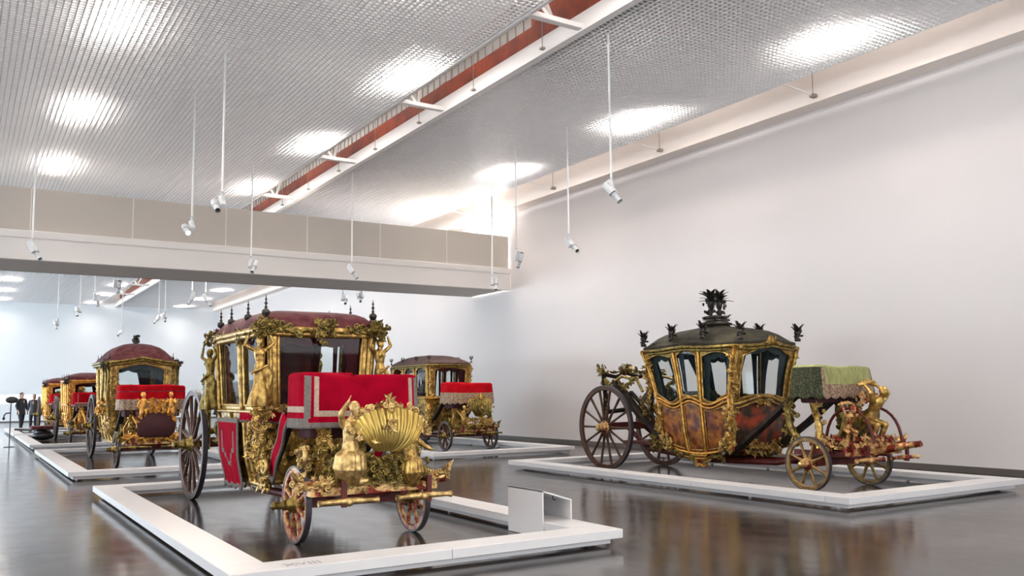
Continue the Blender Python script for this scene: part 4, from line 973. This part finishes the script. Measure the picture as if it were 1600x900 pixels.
    for s in (-1, 1):
        x = s*.11; b.lathe([(.03, 0), (.045, .05), (.03, .10), (.05, .16), (.07, .24), (.05, .28)], (x, 2.5, 2.85), seg=10); b.lathe([(.03, .2), (.05, .3), (.03, .36)], (x, 2.5, 2.85), seg=10)
        for k in range(30):
            a = k*.9; d = V(math.cos(a), math.sin(a), .5+.45*(k % 5)); leaf(b, (x, 2.5, 3.08+.02*(k % 5)), d, (math.cos(a), math.sin(a), -.4), .19+.04*(k % 3), .030, curl=.7)
        carve(b, (x, 2.5, 3.0), (.18, .18, .26), 14, (0, -1, 0), 585+s, 1.1)
    b.build('crown_plume', M['bronze'], ps)
    interior(by, t, 1.28, M['greend'])
    def bands(s_, u, v):
        if s_ in 'LRB': return 1 if s_ in 'LR' else 0
        if v > .55: return 2
        if abs(u) > .84: return 2
        return 0
    cloth(t, .65, -.22, .36, 1.87, 1.40, [M['green'], M['greend'], M['lace'], M['green']], bands=bands, sag=.02, flare=.06, fold=.010, scallop=.04)
    b = MB(); b.box((-.5, -.08, 1.3), (.5, .28, 1.75)); bevel(b.build('seat_box', M['interior'], t), .03)
    for s in (-1, 1):
        b = MB(); b.tube([(s*.45, .0, .62), (s*.46, -.03, .95), (s*.44, .12, 1.38)], [.055, .05, .05], seg=9); carve(b, (s*.45, -.02, 1.0), (.10, .12, .7), 26, (-1, -.5, 0), 600+s); b.build('seat_standard', M['gold'], t)
        b = MB(); b.tube([(s*.33+.35*0, -.45+.45*math.cos(a)*.9, .72+.50*math.sin(a)) for a in [PI*k/14 for k in range(15)]], .022, seg=8); b.build('iron_hoop', M['redwood'], t)
        b = MB(); b.tube([(s*.62, .30, .80), (s*.62, .38, .95), (s*.60, .45, 1.15), (s*.58, .4, 1.38)], [.04, .05, .045, .05], seg=9); carve(b, (s*.60, .4, 1.08), (.10, .16, .5), 26, (-1, 0, 0), 604+s, 1.1); curl(b, (s*.62, .3, .84), (0, -1, 0), (s, 0, 0), .10, .035, 1.3); b.build('scroll_bracket', M['golda'], t)
        strap(t, [(s*.50, .35, 1.42), (s*.52, .95, .98), (s*.48, 1.72, .46)], .07, .16, M['leather'])
        strap(t, [(s*.52, 4.75, 1.72), (s*.52, 4.0, 1.05), (s*.48, 3.05, .44)], .08, .17, M['leather'])
        strap(t, [(s*.42, 4.4, 1.5), (s*.42, 3.4, .75)], .05, .08, M['leather'])
    b = MB(); G = []
    for i in range(13): G.append([V(-.42+.84*i/12, -.15-.30*math.sin(PI*.5*j/8), .66+.42*(1-math.cos(PI*.5*j/8))+.1*j/8) for j in range(9)])
    b.grid(G); o = b.build('footboard', M['golda'], t); m_ = o.modifiers.new('s', 'SOLIDIFY'); m_.thickness = .04
    put_statue('atlas', t, (.12, -.52, .68), .98, .0, M['gold'], sx=1.1); put_statue('atlas', t, (-.34, -.45, .68), .66, -.4, M['goldr'])
    b = MB(); carve(b, (.1, -.62, .72), (.8, .25, .16), 60, (0, -1, .5), 610, 1.1); b.build('foot_carving', M['goldr'], t); b = MB(); carve(b, (.1, -.5, 1.36), (.5, .2, .16), 30, (0, -1, .5), 611, 1.1); b.build('volute_carving', M['goldr'], t); b = MB(); carve(b, (-.35, -.1, .70), (.4, .5, .16), 40, (-1, -1, .5), 612, 1.1); b.build('foot_carving', M['goldr'], t)
    rear_frame(t, .60, 4.95, .85, 1.90, M['leather'], M['golda'], 620, 1.3)
    b = MB(); festoon(b, (-.6, 4.9, 1.62), (-.5, 4.1, 1.80), 12, (-1, 0, 0), 630, 1.5, .12, spread=.05); festoon(b, (.6, 4.9, 1.62), (.5, 4.1, 1.80), 10, (1, 0, 0), 631, 1.5, .12, spread=.05); carve(b, (0, 4.4, 1.9), (.9, .3, .16), 40, (0, 0, 1), 633, 1.4)
    for s in (-1, 1): b.tube([(s*.6, 4.95, 1.6), (s*.55, 4.5, 1.80), (s*.5, 4.1, 1.72), (s*.5, 3.95, 1.5)], .03, seg=8)
    b.build('footman_rail', M['golda'], t); b = MB(); carve(b, (-.5, 3.85, 1.2), (.1, .3, .5), 22, (-1, 0, 0), 634, 1.3); b.build('standard_carving', M['golda'], t); b = MB(); carve(b, (-.5, 3.5, .55), (.12, .5, .26), 34, (-1, 0, 0), 635, 1.3); b.build('footman_stand_carving', M['golda'], t)
    b = MB(); b.box((-.45, 3.6, .5), (.45, 4.6, .56)); b.build('footman_board', M['redwood'], t)
    return t
# ---------------------------------------------------------------- generic smaller coaches
def coach_S(loc, label, K, group=None):
    t = thing('state_coach', (loc[0], loc[1], 0), label, 'coach', group)
    g = K['gold']; gc = K.get('carve', g); cw = K.get('cw', M['curtr'])
    undercarriage(t, .70, K.get('L', 4.7), .385, .79, M['redwood'], g, K['wf'], K['wr'], 8, 12, .2, gc)
    front_beams(t, .72, -.35, .55, K.get('beam', M['goldr']), gc, pole=False, seed=K['seed'])
    w, yf, yb, ze = K['w'], K['yf'], K['yb'], K['ze']; zs = K.get('zs', 1.36)
    by = Body([(.42, w*.72, yf+.28, yb-.3), (.75, w*.86, yf+.16, yb-.12), (zs, w*.95, yf+.06, yb-.04), (ze, w, yf, yb)])
    Z = lambda z: (lambda u: z)
    kind = K.get('win', 'arch')
    for sd in 'LR':
        nx = -1 if sd == 'L' else 1
        panel(by, sd, 0, 1, lambda u: .44-.03*math.sin(PI*u), Z(zs-.02), 'side_panel', K['panel'], t)
        for u0, u1 in ((.04, .34), (.37, .63), (.66, .96)): bay(by, sd, u0, u1, Z(zs), Z(ze-.03), kind, t, (g, g), cw, mx=.10, tr=.016, curt_side=(.7, .7))
        b = MB()
        for u in (.02, .355, .645, .98): post(b, by, sd, u, .5, ze, .030, .012, 12)
        rail(b, by, sd, 0, 1, lambda u: .46, .03, .012); rail(b, by, sd, 0, 1, lambda u: zs-.0, .026, .016); carve(b, by.P(sd, .03, .9, .03), (.06, .12, .6), 22, (nx, 0, 0), K['seed']+3); carve(b, by.P(sd, .97, .9, .03), (.06, .12, .6), 18, (nx, 0, 0), K['seed']+4); carve(b, by.P(sd, .5, .9, .02), (.04, 1.6, .5), 40, (nx, 0, 0), K['seed']+5, 1.2)
        b.build('gilt_moulding', g, t)
    fe = lambda u: ze-.03+K.get('farch', .0)*math.exp(-((u-.5)/.25)**2)
    panel(by, 'F', 0, 1, Z(.46), Z(zs-.02), 'front_panel', K['panel'], t); panel(by, 'B', 0, 1, Z(.46), Z(zs-.02), 'rear_panel', K['panel'], t)
    for sd in 'FB': bay(by, sd, .06, .94, Z(zs), fe, K.get('fwin', 'arch'), t, (g, g), cw, mx=.08, tr=.022, curt_side=K.get('fc', (.4, .7)), valance=True)
    b = MB()
    for u in (.03, .97): post(b, by, 'F', u, .5, ze, .045, .005, 14)
    rail(b, by, 'F', 0, 1, lambda u: zs, .032, .02); rail(b, by, 'F', 0, 1, fe, .03, .02)
    for u in (.03, .97): carve(b, by.P('F', u, (zs+ze)/2, .04), (.10, .07, ze-zs), 42, (0, -1, 0), K['seed']+7+int(u)); carve(b, by.P('F', u, .95, .04), (.14, .1, .6), 34, (0, -1, 0), K['seed']+9+int(u), 1.2)
    carve(b, by.P('F', .5, .9, .02), (1.0, .04, .6), 50, (0, -1, 0), K['seed']+12, 1.2); carve(b, by.P('F', .5, fe(.5)+.03, .04), (.26, .05, .08), 14, (0, -1, 0), K['seed']+13)
    b.build('front_carving', g, t)
    if K.get('caps'):
        b = MB()
        for s in (-1, 1):
            cx_ = s*w*1.02; b.tube([(cx_, yf-.05, zs-.30), (cx_, yf-.04, zs-.12), (cx_, yf-.06, zs-.02), (cx_, yf-.07, zs+.01)], [.05, .09, .15, .16], [.05, .07, .1, .1], seg=12)
        b.build('bracket_capital', M['goldo'], t)
    if K.get('columns'):
        for s in (-1, 1):
            for dx, dy in ((0, -.12), (.14, .05), (.1, .30)):
                b = MB(); b.tube([(s*(w+.02+dx*.6), yf+dy, zs-.25), (s*(w+.05+dx*.6), yf+dy, zs+.1), (s*(w+.03+dx*.6), yf+dy, ze-.25), (s*(w+.04+dx*.6), yf+dy, ze)], [.04, .028, .026, .04], seg=9); carve(b, (s*(w+.04+dx*.6), yf+dy, ze-.03), (.1, .1, .12), 8, (s, -1, 0), K['seed']+20); b.build('corner_column', gc, t)
            b = MB(); carve(b, (s*(w+.12), yf+.1, zs-.05), (.22, .3, .3), 44, (s, -.6, 0), K['seed']+24+s, 1.3); b.build('corner_carving', M['goldo'], t)
    o, P = roof(by, ze+.04, K['rings'], K['roofm'], t, K.get('over', .06), exp=K.get('exp', 8), wave=K.get('wave'))
    cornice(P[0], K.get('corn', gc), t, .028)
    fm = finial_mesh(K['fin'], M['bronze']); fs = K.get('fs', .9)
    for s in (-1, 1):
        for y in K.get('fy', (yf+.02, yf+.8, yb-.8, yb)): link('finial', fm, t, (s*(w+.0), y, ze+.08), scale=fs)
        if K.get('cluster'):
            for dx, dy in ((.10, .16), (-.10, -.02), (.02, .34)): link('finial', fm, t, (s*(w+dx), yf+dy, ze+.05-.05*abs(dx)*10), scale=fs*.9)
            b = MB(); curl(b, (s*(w+.04), yf, ze+.02), (s, -.2, .4), (0, 1, 0), .07, .028, 1.3, hand=-s); carve(b, (s*(w+.08), yf, ze+.0), (.16, .2, .14), 22, (s, -1, 0), K['seed']+30, 1.1); b.build('roof_scroll', M['bronze'], t)
    if K.get('topfin'):
        b = MB(); y = (yf+yb)/2; zt = ze+.04+K['rings'][-1][1]; b.lathe([(0, 0), (.07, 0), (.03, .03), (.06, .07), (.03, .10)], (0, y, zt), seg=10); carve(b, (0, y, zt+.11), (.12, .1, .12), 12, (0, -1, 0), 77, 1.1); leaf(b, (0, y, zt+.1), (0, 0, 1), (0, -1, 0), .12, .04); b.build('top_finial', M['bronze'], t)
    interior(by, t, zs-.02, M['interior'])
    a = K['seat']; cloth(t, a[0], a[1], a[2], a[3], a[4], K['clothm'], bands=K['bands'], sag=a[5], flare=a[6], fold=.008, bow=K.get('bow', 0), scallop=K.get('scallop', 0))
    b = MB(); b.box((-a[0]+.12, a[1]+.1, a[4]-.15), (a[0]-.12, a[2]-.08, a[3]-.1)); bevel(b.build('seat_box', M['interior'], t), .03)
    for s in (-1, 1):
        b = MB(); b.tube([(s*.42, .05, .60), (s*.44, -.02, .9), (s*.42, .05, a[4]+.04)], [.05, .04, .05], seg=8); carve(b, (s*.43, -.05, .92), (.12, .1, .6), 26, (0, -1, 0), K['seed']+40+s); b.build('seat_standard', g, t)
        b = MB(); b.tube([(s*.28, -.40, .62), (s*.34, -.25, .92), (s*.42, .0, 1.12)], .026, seg=7); b.tube([(s*.56, -.1, .62), (s*.60, -.25, .82), (s*.52, -.3, 1.0)], .022, seg=7); b.build('iron_stay', K.get('stay', g), t)
        b = MB(); curl(b, (s*.62, -.05, .84), (0, -1, .2), (s, 0, 0), .08, .03, 1.4); carve(b, (s*.62, -.02, .7), (.1, .14, .3), 16, (0, -1, 0), K['seed']+44+s, 1.1); b.build('scroll_bracket', gc, t)
        strap(t, [(s*.50, a[2]-.05, a[4]+.1), (s*.46, yf+.45, .5)], .06, .12, M['leather']); strap(t, [(s*.50, K.get('L', 4.7)-.1, 1.5), (s*.46, yb-.2, .5)], .06, .12, M['leather'])
    rear_frame(t, .60, K.get('L', 4.7)-.2, .8, K.get('rz', 1.7), gc, gc, K['seed']+50, .7)
    if K.get('shell'):
        shell_board(t, .88, -.62, .34, .50, gc, g, seed=K['seed']+60); b = MB(); carve(b, (0, -.5, .74), (.9, .2, .22), 70, (0, -1, .4), K['seed']+66, 1.1); b.build('foot_carving', g, t)
        put_statue('cherub', t, (-.36, -.45, .68), .52, .2, g)
    if K.get('cherubs'):
        b = MB(); G = []
        for i in range(17):
            u = -1+2*i/16; G.append([V(.40*u*(1-.12*j/8), -.42-.10*(1-u*u)-.10*math.sin(PI*j/8), 1.18-.52*j/8) for j in range(9)])
        b.grid(G); o = b.build('footboard', M['interior'], t); m_ = o.modifiers.new('s', 'SOLIDIFY'); m_.thickness = .04
        for s in (-1, 1): put_statue('cherub', t, (s*.28, -.56, 1.02), .60, -s*.3, M['goldo'])
        b = MB(); carve(b, (0, -.58, 1.30), (.34, .08, .26), 34, (0, -1, 0), 700, 1.2); b.build('relief_carving', M['goldo'], t)
        for s in (-1, 1): b = MB(); carve(b, (s*.32, -.55, 1.1), (.12, .06, .4), 20, (0, -1, 0), 702+s, 1.1); b.build('relief_carving', M['goldo'], t)
        b = MB(); festoon(b, (-.65, -.48, .66), (.65, -.48, .66), 22, (0, -1, .3), 705, 1.2, spread=.04); carve(b, (0, -.45, .62), (1.2, .1, .12), 40, (0, -1, 0), 706, 1.1); b.build('foot_carving', M['goldo'], t)
    return t
coach_A(); coach_B()
def bC(s_, u, v):
    if v > .52: return 2
    if .16 < v < .22: return 1
    return 0
def waveC(x, y): return .10*math.exp(-(x/.45)**2)*(y*y)
coach_S(C0, 'coach with maroon domed roof, scarlet seat and gilded cherubs, at left', dict(seed=800, L=4.15, gold=M['gold'], carve=M['golda'], wf=M['wheelb'], wr=M['wheelb'], w=.70, yf=1.45, yb=3.5, ze=2.28, zs=1.34,
    panel=M['panelg'], rings=[(1.06, .02), (1.04, .0), (1.0, .04), (.94, .10), (.86, .17), (.74, .28), (.6, .37), (.4, .44), (.2, .475), (.04, .48)], over=.10, roofm=M['maroon'], fin='spindle', fs=.62, cluster=True, topfin=True, farch=.06, fwin='arch', win='rect',
    columns=True, seat=(.69, -.14, .5, 1.76, 1.22, .0, .02), clothm=[M['scarlet'], M['maroon'], M['lace'], M['scarlet']], bands=bC, bow=.12, cherubs=True, cw=M['curtg'], fc=(0, .9), exp=7, wave=waveC, stay=M['goldo'], beam=M['goldr'], fy=(1.5, 2.2, 2.9, 3.45)))
def bT(s_, u, v):
    if v > .45: return 2
    return 0
coach_S(T0, 'smaller gilded coach behind centre with brown roof and red tasselled seat', dict(seed=900, L=4.2, gold=M['gold'], carve=M['golda'], wf=M['wheelb'], wr=M['wheelb'], w=.68, yf=1.0, yb=3.55, ze=2.30, zs=1.38,
    panel=M['panelg'], rings=[(1, 0), (1.01, .02), (.97, .05), (.88, .10), (.74, .17), (.55, .235), (.35, .27), (.1, .285)], roofm=M['brownroof'], fin='fork', fs=1.0, caps=True, shell=True, seat=(.68, -.27, .40, 1.80, 1.26, .04, .05),
    clothm=[M['scarlet'], M['braid'], M['lace'], M['scarlet']], bands=bT, scallop=.05, cw=M['curtr'], exp=8, corn=M['golda'], fy=(1.0, 1.8, 2.7, 3.5)))
def bD(s_, u, v):
    if v > .84: return 2
    if s_ == 'F' and (.66 < v < .74 or (.80 < abs(u) < .86 and v < .74)): return 1
    return 0
KD = dict(seed=1000, gold=M['goldo'], carve=M['golda'], wf=M['wheelb'], wr=M['wheelb'], w=.68, yf=1.2, yb=3.5, ze=2.05, zs=1.25,
    panel=M['redwood'], rings=[(1, 0), (1.0, .03), (.95, .09), (.85, .15), (.65, .21), (.35, .25), (.1, .26)], roofm=M['maroon'], fin='spindle', fs=.6, seat=(.66, -.1, .45, 1.66, 1.22, .02, .02), clothm=[M['scarlet'], M['braid'], M['trim'], M['scarlet']], bands=bD, exp=8, corn=M['goldo'], cluster=True, fy=(1.25, 2.0, 2.8, 3.45))
cd = coach_S(D0, 'far left coach with orange-gold window frames and red seat, behind the domed one', KD)
cf = copy_tree(cd); cf.location = (3.7, 39.3, 0); cf['label'] = 'farthest coach of the left row, mostly hidden behind the orange-framed one'

# ================================================================== small things and people far left
t = thing('floor_stand', (1.36, 31.4, 0), 'thin black floor stand with round dark head on the bright floor at far left', 'stand')
b = MB(); b.lathe([(0, 0), (.16, 0), (.16, .012), (.03, .02), (0, .02)], seg=18); b.build('base', M['black'], t)
b = MB(); b.tube([(0, 0, .015), (0, 0, 1.34)], .016, seg=8); b.build('pole', M['black'], t)
b = MB(); b.ell((.02, 0, 1.45), (.18, .07, .11), 14, 9); b.build('round_head', M['spotd'], t)
b = MB(); b.tube([(0, 0, 1.05), (-.12, 0, 1.04), (-.17, 0, .98), (-.18, 0, .90)], .02, seg=7); b.ell((-.18, 0, .88), (.04, .04, .05)); b.build('side_arm', M['black'], t)
t = thing('velvet_bench', (2.62, 35.4, 0), 'low dark red bench with black rounded base and long bar, left of the far coaches', 'bench')
b = MB(); b.box((-.45, -.35, .40), (.25, .35, .52)); bevel(b.build('seat', M['maroon'], t), .04, 3)
b = MB(); b.ell((-.05, 0, .17), (.36, .30, .16), 14, 8); b.ell((-.1, 0, .30), (.22, .22, .12), 12, 7); b.build('base', M['black'], t)
b = MB(); b.tube([(-.95, 0, .41), (-.4, 0, .38)], .025, seg=8); b.build('bar', M['black'], t)
def person(x, y, h, rz, label, coat, lean=0, step=.12, bag=False):
    t = thing('person', (x, y, 0), label, 'person', rz=rz); s = h/1.75
    b = MB()
    hipz = .90*s
    def S(*p): return tuple(q*s for q in p)
    # body: one continuous skin
    for k in (-1, 1):
        ky = step*k; limb(b, [S(k*.09, 0, .92), S(k*.10, ky*.6-.03, .50), S(k*.10, ky, .09)], [.085*s, .058*s, .040*s]); limb(b, [S(k*.10, ky+.03, .05), S(k*.105, ky-.15, .04)], [.042*s, .034*s])
        limb(b, [S(k*.19, 0, 1.42), S(k*.24, .01, 1.13), S(k*.23, -.10, .90)], [.052*s, .042*s, .028*s])
    limb(b, [S(0, 0, .95), S(0, 0, 1.15), S(0, 0, 1.38)], [.14*s, .125*s, .15*s]); limb(b, [S(-.16, 0, 1.42), S(.16, 0, 1.42)], [.065*s, .065*s]); limb(b, [S(0, 0, 1.42), S(0, -.01, 1.54)], [.07*s, .05*s]); head_on(b, S(0, -.02, 1.64), (0, -1, 0), s)
    for k in (-1, 1): hand(b, S(k*.23, -.11, .88), (0, -.25, -1), (k, 0, 0), s)
    link('body', remesh(b, .012, M['skin'], 'person_body', 1), t)
    c = MB(); P = []
    for i in range(12):
        q = i/11; z = (.72+.76*q)*s; rw = (.20-.03*math.sin(PI*q)+.0*q)*s if q < .9 else (.20-.6*(q-.9))*s; rd = (.15-.01*q)*s; P.append([V(rw*math.cos(a)*(1+.03*math.sin(5*a)), rd*math.sin(a), z) for a in [2*PI*j/20 for j in range(20)]])
    c.grid(P, cv=True)
    for k in (-1, 1): c.tube([S(k*.17, 0, 1.44), S(k*.22, 0, 1.3), S(k*.25, .01, 1.12), S(k*.24, -.08, .94)], [.075*s, .07*s, .06*s, .045*s], seg=10, caps=False)
    c.ell(S(0, 0, 1.45), (.19*s, .11*s, .06*s)); c.build('coat', coat, t)
    tr = MB()
    for k in (-1, 1): ky = step*k; tr.tube([S(k*.08, 0, .95), S(k*.10, ky*.3-.02, .7), S(k*.10, ky*.6-.03, .48), S(k*.10, ky+.0, .10)], [.11*s, .09*s, .075*s, .062*s], seg=10, caps=False)
    tr.build('trousers', M['trous'], t)
    hh = MB(); hh.ell(S(0, .012, 1.675), (.088*s, .105*s, .095*s), 12, 8); hh.ell(S(0, .06, 1.60), (.08*s, .05*s, .09*s), 10, 7); hh.build('hair', M['hair'], t)
    sh = MB()
    for k in (-1, 1): ky = step*k; sh.ell(S(k*.103, ky-.05, .045), (.05*s, .14*s, .045*s), 10, 6)
    sh.build('shoes', M['black'], t)
    return t
person(2.50, 47.6, 1.76, .6, 'person in dark coat standing leftmost of the group at far left', M['coatc'])
person(3.05, 48.2, 1.68, -.4, 'person in charcoal jacket standing in the middle of the far left group', M['coatb'], step=.05)
person(3.65, 47.8, 1.78, .2, 'person in dark coat standing rightmost of the group, by the coach wheel', M['coatc'], step=.08)
